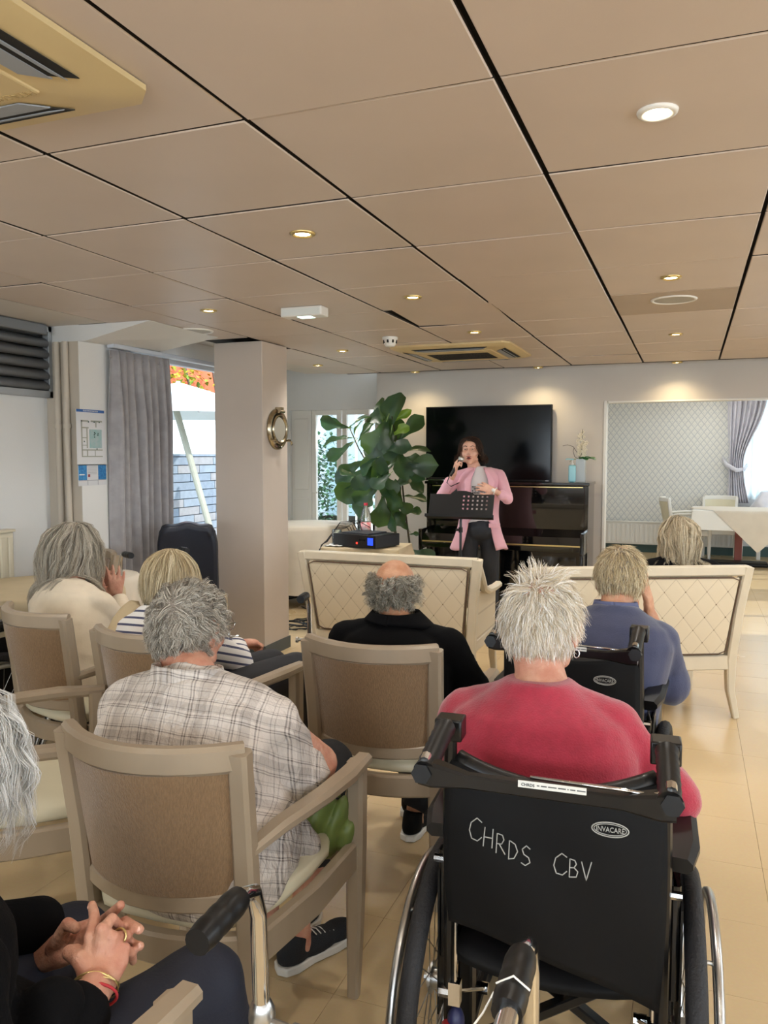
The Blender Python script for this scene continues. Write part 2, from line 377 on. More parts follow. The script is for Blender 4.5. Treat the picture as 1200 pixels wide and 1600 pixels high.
# ------------------------------------------------------------------ patio door on the left
PY0, PY1 = 4.36, 5.75
struct(MB().bx(XL-.15, XP-.05, PY0, PY1, 2.13, CEIL+.1).build('wall_left_lintel', M['wall_white']))
pd = window(7, (-3.54, PY0, 0.03), (0, 1, 0), PY1-PY0, 2.10, (.35,), M['frame'], .06)
h = MB(); h.tube([(-3.50, 4.70, 1.19), (-3.455, 4.70, 1.19), (-3.45, 4.705, 1.17), (-3.45, 4.77, 1.10), (-3.45, 4.775, 1.04)], .009, 8); h.box((-3.50, 4.70, 1.16), (.012, .03, .16)); h.box((-3.49, 4.74, 1.03), (.05, .10, .018))
h.build('door_handle', M['white'], pd, smooth=40)
portal('daylight_portal', (-3.44, 5.0, 1.05), (2.0, 1.45), (0, -PI/2, 0))
rail = MB(); rail.beam([(-3.40, 4.10, 2.10), (-3.40, 5.7, 2.10)], .05, .028); struct(rail.build('trim_curtain_rail', M['frame']))
# far bay: white door panel, glazing and railing outside
f1 = window(8, (-3.755, YF+.06, .02), (1, 0, 0), .34, 1.865, (), M['white'], .05)
f2 = window(9, (-3.40, YF+.06, .02), (1, 0, 0), .30, 1.865, (), M['white'], .05)
fd = MB(); fd.bx(-3.99, -3.76, YF+.04, YF+.09, .02, 1.885); fd = struct(fd.build('door_1', M['white'], bevel=.004))
pn = MB(); pn.bx(-3.96, -3.79, YF+.028, YF+.04, 1.05, 1.8); pn.bx(-3.96, -3.79, YF+.028, YF+.04, .12, .95); pn.build('door_panel', M['white'], fd, bevel=.006)
hd = MB(); hd.tube([(-3.72, YF+.02, 1.02), (-3.72, YF-.02, 1.02), (-3.66, YF-.02, 1.02)], .008, 8); hd.build('door_handle', M['white'], f1)
portal('daylight_portal', (-3.4, YF-.02, .95), (.75, 1.8), (-PI/2, 0, 0))
# ------------------------------------------------------------------ room beyond the opening on the right
M['wallpaper'] = mat('patterned_wallpaper', 'c9c9c4', .75); k = NT(M['wallpaper'])
tc = k.n('ShaderNodeTexCoord'); sp = k.n('ShaderNodeSeparateXYZ'); k.l(tc.outputs['Object'], sp.inputs[0])
P_ = .085; rowh = .056
row = k.math('FLOOR', k.math('DIVIDE', sp.outputs['Z'], rowh)); fz = k.math('FRACT', k.math('DIVIDE', sp.outputs['Z'], rowh))
fx = k.math('FRACT', k.math('ADD', k.math('DIVIDE', sp.outputs['X'], P_), k.math('MULTIPLY', row, .5)))
tri = k.math('ABSOLUTE', k.math('SUBTRACT', fx, .5)); d1 = k.math('ABSOLUTE', k.math('SUBTRACT', tri, k.math('MULTIPLY', fz, .5)))
line = k.math('LESS_THAN', d1, .07); dots = k.math('GREATER_THAN', k.math('MULTIPLY', k.math('SINE', k.math('MULTIPLY', sp.outputs['X'], 190.)), k.math('SINE', k.math('MULTIPLY', sp.outputs['Z'], 190.))), .3)
inner = k.math('LESS_THAN', tri, k.math('MULTIPLY', fz, .5))
c1 = k.mix(k.math('MULTIPLY', inner, dots), lin('deddd6'), lin('c9cac8')); c2 = k.mix(line, c1, lin('bdbfc0')); k.l(c2, k.b.inputs['Base Color'])
YW = 12.2
ww = MB(); ww.bx(-1.6, .62, YW, YW+.15, .02, 2.6); struct(ww.build('wall_wallpaper', M['wallpaper']))
w2 = MB(); w2.bx(.62, 4.1, YW, YW+.15, 0, .85); w2.bx(.62, 4.1, YW, YW+.15, 2.35, 2.6); w2.bx(2.8, 4.1, YW, YW+.15, .85, 2.35); w2.bx(-1.75, -1.6, 7.57, YW+.15, 0, 2.6)
struct(w2.build('wall_dining', M['wall_white']))
w3 = MB(); w3.bx(4.1, 4.25, 7.45, YW+.15, 0, .5); w3.bx(4.1, 4.25, 7.45, YW+.15, 2.3, 2.6); w3.bx(4.1, 4.25, 7.45, 7.9, .5, 2.3); w3.bx(4.1, 4.25, 9.6, 10.2, .5, 2.3); w3.bx(4.1, 4.25, 11.8, YW+.15, .5, 2.3)
struct(w3.build('wall_dining_right', M['wall_white']))
struct(MB().bx(-1.75, 4.25, 7.57, YW+.15, 2.45, 2.55).build('ceiling_dining', M['wall_white']))
window(10, (.62, YW+.06, .85), (1, 0, 0), 2.18, 1.5, (1.09,)); window(11, (4.17, 7.9, .5), (0, 1, 0), 1.7, 1.8, (.85,)); window(12, (4.17, 10.2, .5), (0, 1, 0), 1.6, 1.8, (.8,))
portal('daylight_portal', (1.7, YW-.02, 1.6), (2.1, 1.5), (-PI/2, 0, 0)); portal('daylight_portal', (4.08, 8.75, 1.4), (1.8, 1.7), (0, PI/2, 0)); portal('daylight_portal', (4.08, 11., 1.4), (1.8, 1.6), (0, PI/2, 0))
struct(MB().bx(-1.6, 4.1, YW-.02, YW, 0, .14).build('baseboard_dining', mat('green_skirting', '3f5a57', .5)))
# ------------------------------------------------------------------ ceiling fittings
def downlight(x, y, on, label, i):
    t = thing('ceiling_spotlight', label, 'light', (x, y, CEIL-.001), 0, 'recessed ceiling spotlights')
    MB().lathe([(.030, .006), (.030, -.004), (.037, -.007), (.044, -.004), (.046, .002), (.044, .006)], n=24).build('bezel', M['gold'] if i else M['white'], t, smooth=True)
    MB().lathe([(.0, -.001), (.026, -.001), (.030, .004)], n=20).build('lamp', M['lamp'], t, smooth=True)
    l = bpy.data.lights.new('downlight', 'SPOT'); l.energy = LAMP_W*(.6 if y > 7 else 1.75 if y > 4.5 else 1.45 if y > 3 else .85); l.color = LAMP_COL if y < 7 else (1, .78, .45); l.spot_size = 2.35; l.spot_blend = .9; l.shadow_soft_size = .03
    o = bpy.data.objects.new('downlight_beam', l); C.objects.link(o); o.location = (x, y, CEIL-.02)
LL = ['large ceiling spotlight nearest the camera, top right', 'ceiling spotlight between the near air conditioner and the exit light', 'ceiling spotlight just in front of the round grille on the right',
      'ceiling spotlight right of the box-shaped emergency light', 'ceiling spotlight left of the emergency light, above the window bay', 'ceiling spotlight in front of the far air conditioner',
      'ceiling spotlight beyond the round grille on the right', 'ceiling spotlight beyond the pillar, left of the smoke alarm', 'ceiling spotlight by the wall above the fig plant',
      'ceiling spotlight by the wall above the black television', 'ceiling spotlight by the beam over the dining room opening', 'ceiling spotlight half hidden at the pillar edge, above the blue-lit bay']
for i, (x, y) in enumerate(LAMPS):
    downlight(x, y, True, LL[i] if i < len(LL) else 'recessed ceiling spotlight outside the picture, beside or behind the camera', i > 0)
for (x, y, lb) in ((-.098, 4.32, 'round flush ceiling loudspeaker grille in the darker tile, right'), (-2.93, 4.33, 'round flush ceiling loudspeaker grille beside the pillar, left')):
    t = thing('ceiling_speaker', lb, 'speaker', (x, y, CEIL-.0))
    MB().lathe([(.095, .004), (.095, -.004), (.105, -.007), (.112, -.002), (.112, .004)], n=32).build('rim', M['white'], t, smooth=True)
    MB().lathe([(.095, -.003), (.0, -.003)], n=32, cap=False).build('grille', mat('speaker_grille', 'a8a59e', .6), t)
t = thing('emergency_light', 'white box-shaped emergency light on the ceiling, glowing faintly', 'light', (-1.93, 3.86, CEIL))
MB().bx(-.12, .12, -.045, .045, -.05, 0).build('housing', M['white'], t, bevel=.006)
MB().bx(-.11, .11, -.048, -.035, -.044, -.012).build('diffuser', mat('diffuser', 'dfe3df', .3), t)
MB().bx(-.03, .05, -.03, .03, -.0515, -.049).build('led_strip', M['lampc'], t)
t = thing('smoke_alarm', 'white domed smoke alarm on the ceiling beside the far air conditioner', 'alarm', (-1.88, 5.02, CEIL))
MB().lathe([(.052, 0), (.052, -.014), (.047, -.02), (.040, -.045), (.03, -.06), (.0, -.066)], n=28).build('housing', M['white'], t, smooth=45)
k_ = MB()
for a in range(8): k_.box((.044*math.cos(a*PI/4), .044*math.sin(a*PI/4), -.03), (.006, .012, .02), Matrix.Rotation(a*PI/4, 3, 'Z'))
k_.build('vent_slot', M['dark_slot'], t)
lgm = mat('louvre_grey', '8f959d', .4)
def cassette(loc, rot, label, S=.95, mark=True):
    t = thing('air_conditioner', label, 'air conditioner', loc, rot); H = S/2
    b = MB(); c = .05
    def ring(s_, z, ch): return [(s_-ch, s_, z), (-s_+ch, s_, z), (-s_, s_-ch, z), (-s_, -s_+ch, z), (-s_+ch, -s_, z), (s_-ch, -s_, z), (s_, -s_+ch, z), (s_, s_-ch, z)]
    rings = [ring(H, .0, c), ring(H, -.012, c), ring(H-.02, -.022, c), ring(.34*S, -.036, .02*S), ]
    vs = sum(rings, []); fs = []
    for r in range(3):
        for i in range(8): fs.append((r*8+i, r*8+(i+1) % 8, (r+1)*8+(i+1) % 8, (r+1)*8+i))
    fs.append(tuple(24+i for i in range(8))); b.add(vs, fs); b.build('fascia', M['cream'], t, smooth=20)
    MB().bx(-.322*S, .322*S, -.322*S, .322*S, -.041, -.03).build('intake_panel', M['cream'], t, bevel=.006)
    g = MB()
    for i in range(17): g.bx(-.26*S, .26*S, (-.19+i*.024)*S, (-.180+i*.024)*S, -.0425, -.040)
    g.build('intake_slots', M['dark_slot'], t)
    for q in range(4):
        R = Matrix.Rotation(q*PI/2, 4, 'Z')
        a, y0, y1 = .315*S, .345*S, .445*S
        def sl_(mb, a0, a1, b0, b1, z0, z1): return mb.add([R @ Vector(p) for p in ((-a0, b0, z0), (a0, b0, z0), (a1, b1, z1), (-a1, b1, z1))], [(0, 1, 2, 3)])
        sl_(MB(), a-.075, a-.03, y0, y0+.045*S, -.0385, -.0365).build('louvre', lgm, t, thick=.003)
        sl_(MB(), a-.045, a, y0+.042*S, y1-.012*S, -.0360, -.0300).build('outlet_slot', M['dark_slot'], t, thick=.002)
        sl_(MB(), a-.05, a-.012, y0+.060*S, y0+.068*S, -.0365, -.0355).build('vane', lgm, t, thick=.002)
    if mark: text(t, 'HITACHI', .026, (.25, .285, -.0415), (PI, 0, PI), M['cream_dark'])
    return t
cassette((-1.615, 5.87, CEIL), 0, 'cream square ceiling air conditioner above the singer', .88, False)
cassette((-1.565, 1.02, CEIL), 0, 'large cream ceiling air conditioner cropped by the top left corner', .95)
# ------------------------------------------------------------------ furniture materials
M['wood'] = mat('taupe_painted_wood', '9c8c77', .35, var=.04, vs=14, spec=.5, vx=(1, 1, .3))
M['wood_pale'] = mat('pale_painted_wood', 'cfc4ae', .35, var=.03, vs=10)
M['cane'] = mat('brown_woven_back', '8d6f4e', .55, col2='7c6142', vs=260, bump=.35, bs=420, sheen=.5, vx=(1, 1, .25))
M['vinyl'] = mat('cream_vinyl', 'd6cfb4', .32, var=.03, vs=5)
M['quilt'] = mat('quilted_cream_vinyl', 'd8cbb2', .42, var=.02, vs=5)
k = NT(M['quilt']); tc = k.n('ShaderNodeTexCoord'); sp = k.n('ShaderNodeSeparateXYZ'); k.l(tc.outputs['Object'], sp.inputs[0]); tot = None
for sg in (1, -1):
    f = k.math('FRACT', k.math('ADD', k.math('DIVIDE', sp.outputs['X'], .115), k.math('DIVIDE', sp.outputs['Z'], .14*sg))); d_ = k.math('ABSOLUTE', k.math('SUBTRACT', f, .5)); x_ = k.math('GREATER_THAN', d_, .481); tot = x_ if tot is None else k.math('MAXIMUM', tot, x_)
k.l(k.mix(k.math('MULTIPLY', tot, .45), lin('d8cbb2'), lin('93826a')), k.b.inputs['Base Color'])
M['piping'] = mat('brown_piping', '5a4636', .6)
M['stud'] = mat('brass_stud', '6d5a3e', .35, .8)
M['cloth'] = mat('beige_tablecloth', 'c7b797', .8, var=.03, vs=8, bump=.1, bs=30)
M['cloth_pale'] = mat('pale_tablecloth', 'd8cfc0', .8, var=.03, vs=8)
M['cloth_white'] = mat('white_tablecloth', 'eeeeea', .8)
M['blackcloth'] = mat('black_nylon', '060607', .75, bump=.12, bs=14, spec=.25)
M['blackgloss'] = mat('black_metal', '060607', .3, spec=.45)
M['rubber'] = mat('black_rubber', '17171a', .65, bump=.3, bs=160)
M['chalk'] = mat('white_marker', 'a9a9a4', .8)
# ------------------------------------------------------------------ armchair
def make_chair(label, group='taupe armchairs of the audience', wood='wood', cane='cane'):
    W_ = M[wood]; t = thing('armchair', label, 'chair', (0, 0, 0), 0, group)
    for s in (-1, 1):
        MB().beam([(s*.200, -.235, 0), (s*.200, -.225, .2), (s*.200, -.225, .42), (s*.203, -.245, .62), (s*.210, -.275, .835)], .042, .038, up=(0, 1, 0), ch=.2,
                  scale=[.72, .9, 1.15, 1.1, 1.05]).build('leg', W_, t, smooth=35)
        MB().beam([(s*.262, .235, .635), (s*.260, .235, .42), (s*.257, .235, .2), (s*.252, .235, 0)], .042, .044, up=(0, 1, 0), ch=.2, scale=[1.1, 1.12, .95, .7]).build('leg', W_, t, smooth=35)
        MB().beam([(s*.208, -.24, .615), (s*.232, -.15, .632), (s*.268, .0, .640), (s*.279, .12, .640), (s*.272, .262, .634)], .046, .030, ch=.3, scale=[.8, 1, 1.1, 1.15, .95]).build('armrest', W_, t, smooth=35)
        MB().beam([(s*.210, -.20, .39), (s*.245, .0, .39), (s*.255, .22, .39)], .03, .075, ch=.2).build('side_rail', W_, t, smooth=35)
    def arc(z, w_, y0, bow, n=10): return [(w_*(-1+2*i/n), y0-bow*(1-(-1+2*i/n)**2), z) for i in range(n+1)]
    MB().beam(arc(.822, .212, -.262, .088), .034, .058, ch=.25).build('top_rail', W_, t, smooth=35)
    MB().beam(arc(.505, .196, -.220, .070), .030, .042, ch=.2).build('lower_rail', W_, t, smooth=35)
    MB().beam(arc(.395, .200, -.220, .055), .032, .07, ch=.2).build('seat_rail', W_, t, smooth=35)
    MB().beam([(-.255, .25, .39), (0, .262, .39), (.255, .25, .39)], .03, .072, ch=.2).build('seat_rail', W_, t, smooth=35)
    def pf(u, v, off):
        z = .522+.275*v; w_ = (.184+.010*v); x = w_*(-1+2*u); y = -.226-.042*v-(.070+.018*v)*(1-(-1+2*u)**2)+off
        return (x, y, z)
    b = MB(); b.grid(lambda u, v: pf(u, v, -.012), 14, 6); b.grid(lambda u, v: pf(1-u, v, .024+.02*math.sin(PI*v)*math.sin(PI*u)), 14, 6)
    for e in (0, 1):
        b.grid(lambda u, v: pf(v if e else 1-v, e, -.012+.036*u), 1, 14); b.grid(lambda u, v: pf(e, v if not e else 1-v, -.012+.036*u), 1, 6)
    b.build('back_panel', M[cane], t, smooth=50)
    out = [(-.205, -.235), (-.10, -.262), (.10, -.262), (.205, -.235), (.238, .0), (.242, .24), (0, .258), (-.242, .24), (-.238, .0)]
    s_ = MB(); n = len(out)
    for k, (sc_, z) in enumerate(((.97, .425), (1., .435), (1.0, .458), (.95, .474), (.6, .484))): s_.v += [(x*sc_, y*sc_, z) for x, y in out]
    for k in range(4):
        for i in range(n): s_.f.append((k*n+i, k*n+(i+1) % n, (k+1)*n+(i+1) % n, (k+1)*n+i))
    s_.f.append(tuple(4*n+i for i in range(n))); s_.f.append(tuple(reversed(range(n))))
    s_.build('seat', M['vinyl'], t, smooth=60, sub=1)
    return t
CH = []
def chair(x, y, deg, label, wood='wood', cane='cane', group='taupe armchairs of the audience'):
    if wood == 'wood' and CH:
        o = cp(CH[0]); o['label'] = label; o['group'] = group
    else:
        o = make_chair(label, group, wood, cane)
        if wood == 'wood': CH.append(o)
    o.location = (x, y, 0); o.rotation_euler = (0, 0, math.radians(deg)); return o
chair(-1.035, 1.60, 2, 'taupe armchair holding the seated person in a plaid shirt')
chair(-.915, 2.53, 1, 'taupe armchair holding the bald person in a black top')
chair(-2.19, 2.545, -17, 'taupe armchair holding the long-haired person in cream, far left')
chair(-1.625, 2.39, -3, 'taupe armchair holding the person in the striped top')
chair(-1.80, 1.74, -44, 'empty taupe armchair with cream seat at the left edge')
chair(-.955, .70, -4, 'taupe armchair of the person with clasped hands, only an armrest in frame')
chair(-3.40, 3.56, 165, 'armchair facing us behind the left table, only its back showing')
# ------------------------------------------------------------------ quilted benches
def bench(label, Wd, loc, deg):
    t = thing('bench', label, 'bench', loc, math.radians(deg), 'quilted two-seat benches'); W_ = M['wood_pale']; hw = Wd/2
    lo, hi = .30, .83
    def by(z): return -.06*(z-.38)/.45          # back leans rearward (towards -y)
    for s in (-1, 1):
        MB().beam([(s*(hw-.02), -.02, 0), (s*(hw-.045), .0, .15), (s*(hw-.05), .0, .32), (s*(hw-.03), by(.6), .60), (s*(hw), by(.83), .83)], .05, .05, up=(0, 1, 0), ch=.15, scale=[.65, .85, 1.1, 1.1, 1.1]).build('leg', W_, t, smooth=35)
        MB().beam([(s*(hw-.03), .52, 0), (s*(hw-.04), .50, .15), (s*(hw-.045), .50, .34)], .05, .05, up=(0, 1, 0), ch=.15, scale=[.65, .85, 1.1]).build('leg', W_, t, smooth=35)
        # side arm: top edge swoops down from the back post and runs forward
        e = [(s*(hw-.003), by(.8), .80), (s*(hw-.004), .03, .72), (s*(hw-.005), .10, .645), (s*(hw-.01), .22, .61), (s*(hw-.012), .40, .60), (s*(hw-.015), .53, .60)]
        MB().beam(e, .05, .04, ch=.3).build('armrest', W_, t, smooth=35)
        MB().beam([(s*(hw-.045), .0, .31), (s*(hw-.045), .50, .31)], .04, .07).build('side_rail', W_, t, smooth=35)
        sp_ = MB(); pl = [(.02, .34), (.52, .34), (.53, .59), (.30, .59), (.12, .62), (.04, .70), (.02, .76)]
        sp_.prism([(y, z) for y, z in pl], 0, .035, Matrix(((0, 0, s, s*(hw-.065 if s > 0 else hw-.065)), (1, 0, 0, 0), (0, 1, 0, 0), (0, 0, 0, 1))))
        sp_.build('side_panel', M['quilt'], t, bevel=.004)
    tr = MB(); tr.beam([(-hw, by(.81), .81), (hw, by(.81), .81)], .05, .055, ch=.15); tr.build('top_rail', W_, t, smooth=35)
    MB().beam([(-hw+.03, .0, .305), (hw-.03, .0, .305)], .045, .08, ch=.12).build('seat_rail', W_, t, smooth=35)
    MB().beam([(-hw+.04, .50, .305), (hw-.04, .50, .305)], .045, .08, ch=.12).build('seat_rail', W_, t, smooth=35)
    # quilted back: grooves of a diamond lattice pressed into the panel
    z0, z1 = .355, .775
    def qx(z): return hw-.035-.045*(z1-z)/(z1-z0)+.0
    dz = .14; dx = .115
    def fr(u, v):
        z = z0+(z1-z0)*v; w_ = qx(z)-.02; x = w_*(-1+2*u)
        a = (x/dx+z/dz); b_ = (x/dx-z/dz); ga = min(a % 1, 1-a % 1); gb = min(b_ % 1, 1-b_ % 1); g = min(ga, gb)
        edge = min(1, min(u, 1-u)*14, min(v, 1-v)*7)
        return (x, by(z)-.030-.0028*min(1, g/.05)*edge, z)
    MB().grid(fr, 110, 50).grid(lambda u, v: (fr(1-u, v)[0], by(z0+(z1-z0)*v)+.04, z0+(z1-z0)*v), 4, 2).build('back_panel', M['quilt'], t, smooth=True)
    st = MB(); n = 0
    for i in range(-20, 21):
        for j in range(-40, 41):
            a, b_ = i, j; x = dx*(a+b_)/2; z = dz*(a-b_)/2
            if z0+.02 < z < z1-.02 and abs(x) < qx(z)-.04: st.ell((x, by(z)-.030, z), (.0042, .003, .0042), 6, 4)
    so_ = st.build('studs', M['stud'], t); so_['kind'] = 'stuff'
    loop = []
    ql = [(-qx(z1)+.012, z1), (qx(z1)-.012, z1), (qx(z0)-.012, z0), (-qx(z0)+.012, z0)]
    for k in range(4):
        p, q = ql[k], ql[(k+1) % 4]
        for e_ in (.04, .96): loop.append((p[0]+(q[0]-p[0])*e_, by(p[1]+(q[1]-p[1])*e_)-.030, p[1]+(q[1]-p[1])*e_))
    MB().tube(loop, .0045, 6, closed=True, up=(0, 1, 0)).build('piping', M['piping'], t, smooth=True)
    MB().bx(-hw+.06, hw-.06, .04, .53, .33, .44).build('seat', M['vinyl'], t, bevel=.03)
    return t
bench('quilted cream bench in front of the bald person, side arm visible', 1.10, (-1.655, 4.42, 0), 0)
bench('quilted cream bench on the right, turned, with blonde person on it', 1.14, (-.245, 4.41, 0), 25)
# ------------------------------------------------------------------ wheelchairs
def spokes(mb, c, R0, r0, n, w_):
    for i in range(n):
        a = 2*PI*i/n; b_ = a+(.55 if i % 2 else -.55); sx = w_ if (i//2) % 2 else -w_
        mb.tube([(c[0]+sx, c[1]+r0*math.cos(b_), c[2]+r0*math.sin(b_)), (c[0], c[1]+R0*math.cos(a), c[2]+R0*math.sin(a))], .0011, 4)
def ringx(mb, c, R_, r_, n=48, m=8, sec=None):
    pts = [(c[0], c[1]+R_*math.cos(2*PI*i/n), c[2]+R_*math.sin(2*PI*i/n)) for i in range(n)]
    mb.tube(pts, r_, m, closed=True, up=(1, 0, 0)); return mb
def wheelchair(label, loc, deg, full=True, front=True, arm='black'):
    t = thing('wheelchair', label, 'wheelchair', loc, math.radians(deg), 'black folding wheelchairs'); B = M['blackgloss']
    R_ = .305
    for s in (-1, 1):
        c = (s*.245, 0, R_)
        wh = ringx(MB(), c, R_-.019, .019, 56, 10).build('wheel', M['rubber'], t, smooth=True)
        rm = MB(); ringx(rm, c, R_-.044, .0095, 48, 8); rm.build('rim', M['steel'], wh, smooth=True)
        hr = MB(); ringx(hr, (s*.283, 0, R_), R_-.052, .0095, 56, 10)
        for q in range(6):
            a = q*PI/3; hr.tube([(s*.283, (R_-.052)*math.cos(a), R_+(R_-.052)*math.sin(a)), (s*.251, (R_-.045)*math.cos(a), R_+(R_-.045)*math.sin(a))], .004, 6)
        hr.build('hand_rim', M['steel'], wh, smooth=True)
        hb = MB(); hb.tube([(s*.215, 0, R_), (s*.275, 0, R_)], .020, 14).tube([(s*.220, 0, R_), (s*.225, 0, R_)], .032, 14).tube([(s*.264, 0, R_), (s*.269, 0, R_)], .032, 14).tube([(s*.20, 0, R_), (s*.283, 0, R_)], .008, 8)
        hb.build('hub', M['steel'], wh, smooth=35)
        sp_ = MB(); spokes(sp_, c, R_-.05, .028, 28, .02); q_ = sp_.build('spokes', M['steel'], wh); q_['kind'] = 'stuff'
        # caster
        cw = ringx(MB(), (s*.235, .46, .09), .072, .018, 28, 8).build('caster', M['rubber'], t, smooth=True)
        MB().tube([(s*.225, .46, .09), (s*.245, .46, .09)], .05, 16).build('caster_hub', mat('grey_plastic', '55565a', .5), cw, smooth=35)
        MB().beam([(s*.262, .46, .09), (s*.262, .44, .17), (s*.235, .41, .20), (s*.215, .40, .30)], .02, .012, up=(1, 0, 0)).beam([(s*.208, .46, .09), (s*.208, .44, .17), (s*.235, .41, .20)], .02, .01, up=(1, 0, 0)).build('caster_fork', B, t, smooth=35)
        # side frame
        f = MB(); x = s*.190
        f.tube([(x, -.16, .16), (x, -.16, .45), (x, -.17, .70), (x*.98, -.185, .905)], .0125, 10)
        f.tube([(x, -.16, .45), (x, .36, .47), (x, .42, .44), (x, .50, .20), (x, .54, .14)], .0125, 10)
        f.tube([(x, -.16, .19), (x, .38, .21)], .0125, 10); f.tube([(x, .38, .21), (x, .38, .46)], .0125, 10)
        f.tube([(x+s*.02, -.13, .45), (x+s*.02, -.13, .66), (x+s*.02, -.08, .69), (x+s*.02, .20, .69), (x+s*.02, .25, .66), (x+s*.02, .25, .47)], .010, 10)
        f.beam([(x, 0, R_-.08), (x, 0, R_+.1)], .03, .05, up=(0, 1, 0)); f.tube([(x, -.16, .18), (x, -.27, .10), (x, -.28, .06)], .010, 8)
        f.build('side_frame', B, t, smooth=35)
        sg = MB(); sg.prism([(-.14, .33), (.26, .33), (.26, .62), (.2, .66), (-.09, .66), (-.14, .62)], 0, .004, Matrix(((0, 0, 1, x+s*.030), (1, 0, 0, 0), (0, 1, 0, 0), (0, 0, 0, 1))))
        sg.build('side_guard', M['black'], t)
        MB().beam([(x+s*.022, -.16, .712), (x+s*.03, -.1, .716), (x+s*.032, .1, .716), (x+s*.03, .20, .712)], .062, .034, ch=.35, scale=[.8, 1, 1, .85]).build('arm_pad', M['black'], t, smooth=35)
        # push handle with ribbed grip and knob
        ph = MB(); ph.tube([(x*.98, -.185, .905), (x*.98, -.195, .930), (x*.985, -.215, .935), (x*.99, -.36, .905)], .0125, 10)
        ph.box((x*.98, -.185, .922), (.050, .045, .040)); ph = ph.build('push_handle', B, t, smooth=35, bevel=.004)
        gr = MB(); g0, g1 = Vector((x*.984, -.225, .9335)), Vector((x*.99, -.36, .905))
        pts = [g0.lerp(g1, k/14) for k in range(15)]; gr.tube([tuple(p) for p in pts], [.0195 if k in (0, 14) else (.0185 if k % 2 else .0172) for k in range(15)], 14).build('grip', M['black'], ph, smooth=50)
        # brake, hinge hardware, anti-tip lever
        MB().tube([(x-s*.014, -.176, .43), (x-s*.014, -.176, .63)], .003, 6).build('strut', M['chrome'], t)
        hw_ = MB(); hw_.tube([(x-s*.03, -.165, .66), (x+s*.03, -.165, .66)], .008, 8).tube([(x-s*.034, -.165, .66), (x-s*.028, -.165, .66)], .013, 8).tube([(x-s*.0, -.165, .66), (x-s*.0, -.165, .40)], .004, 6).tube([(x-s*.02, -.165, .40), (x+s*.02, -.165, .40)], .012, 8).tube([(x, -.165, .40), (x-s*.04, 0, R_)], .004, 6)
        hw_.box((x-s*.012, -.17, .405), (.022, .02, .045)).tube([(x-s*.02, 0, R_), (x-s*.045, 0, R_)], .012, 8)
        hw_.build('bracket', M['chrome'], t, smooth=35)
        bl = MB(); bl.ell((x-s*.015, -.175, .35), (.017, .02, .030)); bl.tube([(x-s*.018, -.185, .33), (x-s*.02, -.17, .24), (x-s*.03, -.21, .15)], [.015, .012, .016], 8); bl.build('tip_lever', mat('blue_plastic', '20264f', .4), t, smooth=True)
        MB().tube([(x+s*.0, -.18, .345), (x-s*.008, -.212, .345)], .011, 12).build('lever_button', mat('red_plastic', 'a8282c', .4), t, smooth=40)
        # footrest
        fr_ = MB(); fr_.tube([(x*.9, .52, .40), (x*.9, .60, .20), (x*.85, .62, .12)], .010, 8); fr_.build('footrest_tube', B, t, smooth=35)
        MB().box((s*.10, .66, .10), (.14, .16, .012), Matrix.Rotation(.15, 3, 'X')).build('footplate', M['black'], t, bevel=.004)
    cb = MB(); cb.beam([(-.19, -.02, .19), (.19, -.02, .44)], .02, .03, up=(0, 1, 0)); cb.beam([(.19, .02, .19), (-.19, .02, .44)], .02, .03, up=(0, 1, 0))
    cb.build('cross_brace', B, t, smooth=35)
    # back sling: lower canvas with padded top fold
    def sl(u, v):
        z = .50+.365*v; w_ = .186+.006*math.sin(PI*v); x = w_*(-1+2*u); c_ = 1-(-1+2*u)**2
        y = -.182-.018*math.sin(PI*v)-.035*c_*(.6+.4*v)+.004*math.sin(9*u+5*v); zz = z-.030*c_*v**3+(.055*(1-u)-.045*u+.02*c_)*(1-v)**2
        return (x, y, zz)
    MB().grid(sl, 26, 22).build('back_sling', M['blackcloth'], t, smooth=True, thick=.012)
    tp = [sl(i/16, 1.) for i in range(17)]
    MB().tube([(p[0]*.94, p[1]+.012, p[2]-.008) for p in tp], [(.016, .022)]*17, 10).build('back_pad', mat('black_vinyl_roll', '131212', .38, bump=.3, bs=18), t, smooth=True)
    MB().grid(lambda u, v: (.185*(-1+2*u), -.16+.53*v, .475-.03*(1-(-1+2*u)**2)), 10, 8).build('seat_sling', M['blackcloth'], t, smooth=True, thick=.02)
    # stretcher bar between the handles, with clamp knobs
    y_, z_ = -.335, .90
    br = MB(); br.beam([(-.198, y_-.012, z_+.002), (-.177, y_-.012, z_), (-.12, y_-.006, z_-.008), (.12, y_-.006, z_-.010), (.177, y_-.012, z_-.006), (.198, y_-.012, z_-.006)], .022, .026, scale=[1.5, 1.6, .9, .9, 1.6, 1.5])
    br = br.build('stretcher_bar', B, t, smooth=35)
    MB().tube([(-.02, y_-.006, z_+.010), (.12, y_-.006, z_+.008), (.16, y_-.008, z_+.006), (.177, y_-.02, z_+.016), (.198, y_-.02, z_+.018)], .003, 6).build('bar_spring', M['chrome'], br, smooth=True)
    for s in (-1, 1):
        MB().tube([(s*.192, y_-.034, z_+.004), (s*.192, y_-.012, z_+.002)], .017, 6).build('clamp_knob', M['black'], br, smooth=30)
        MB().tube([(s*.190, y_-.020, z_+.020), (s*.190, y_-.004, z_+.024)], .009, 8).build('clamp_nut', M['chrome'], br, smooth=40)
    MB().box((.015, y_-.019, z_+.003), (.105, .001, .011)).build('paper_label', mat('paper_label', 'd8d8d2', .7), br)
    text(br, 'CHRDS', .0065, (-.022, y_-.0198, z_+.0005), (PI/2, 0, 0), M['black'])
    dsh = MB(); xx = -.008
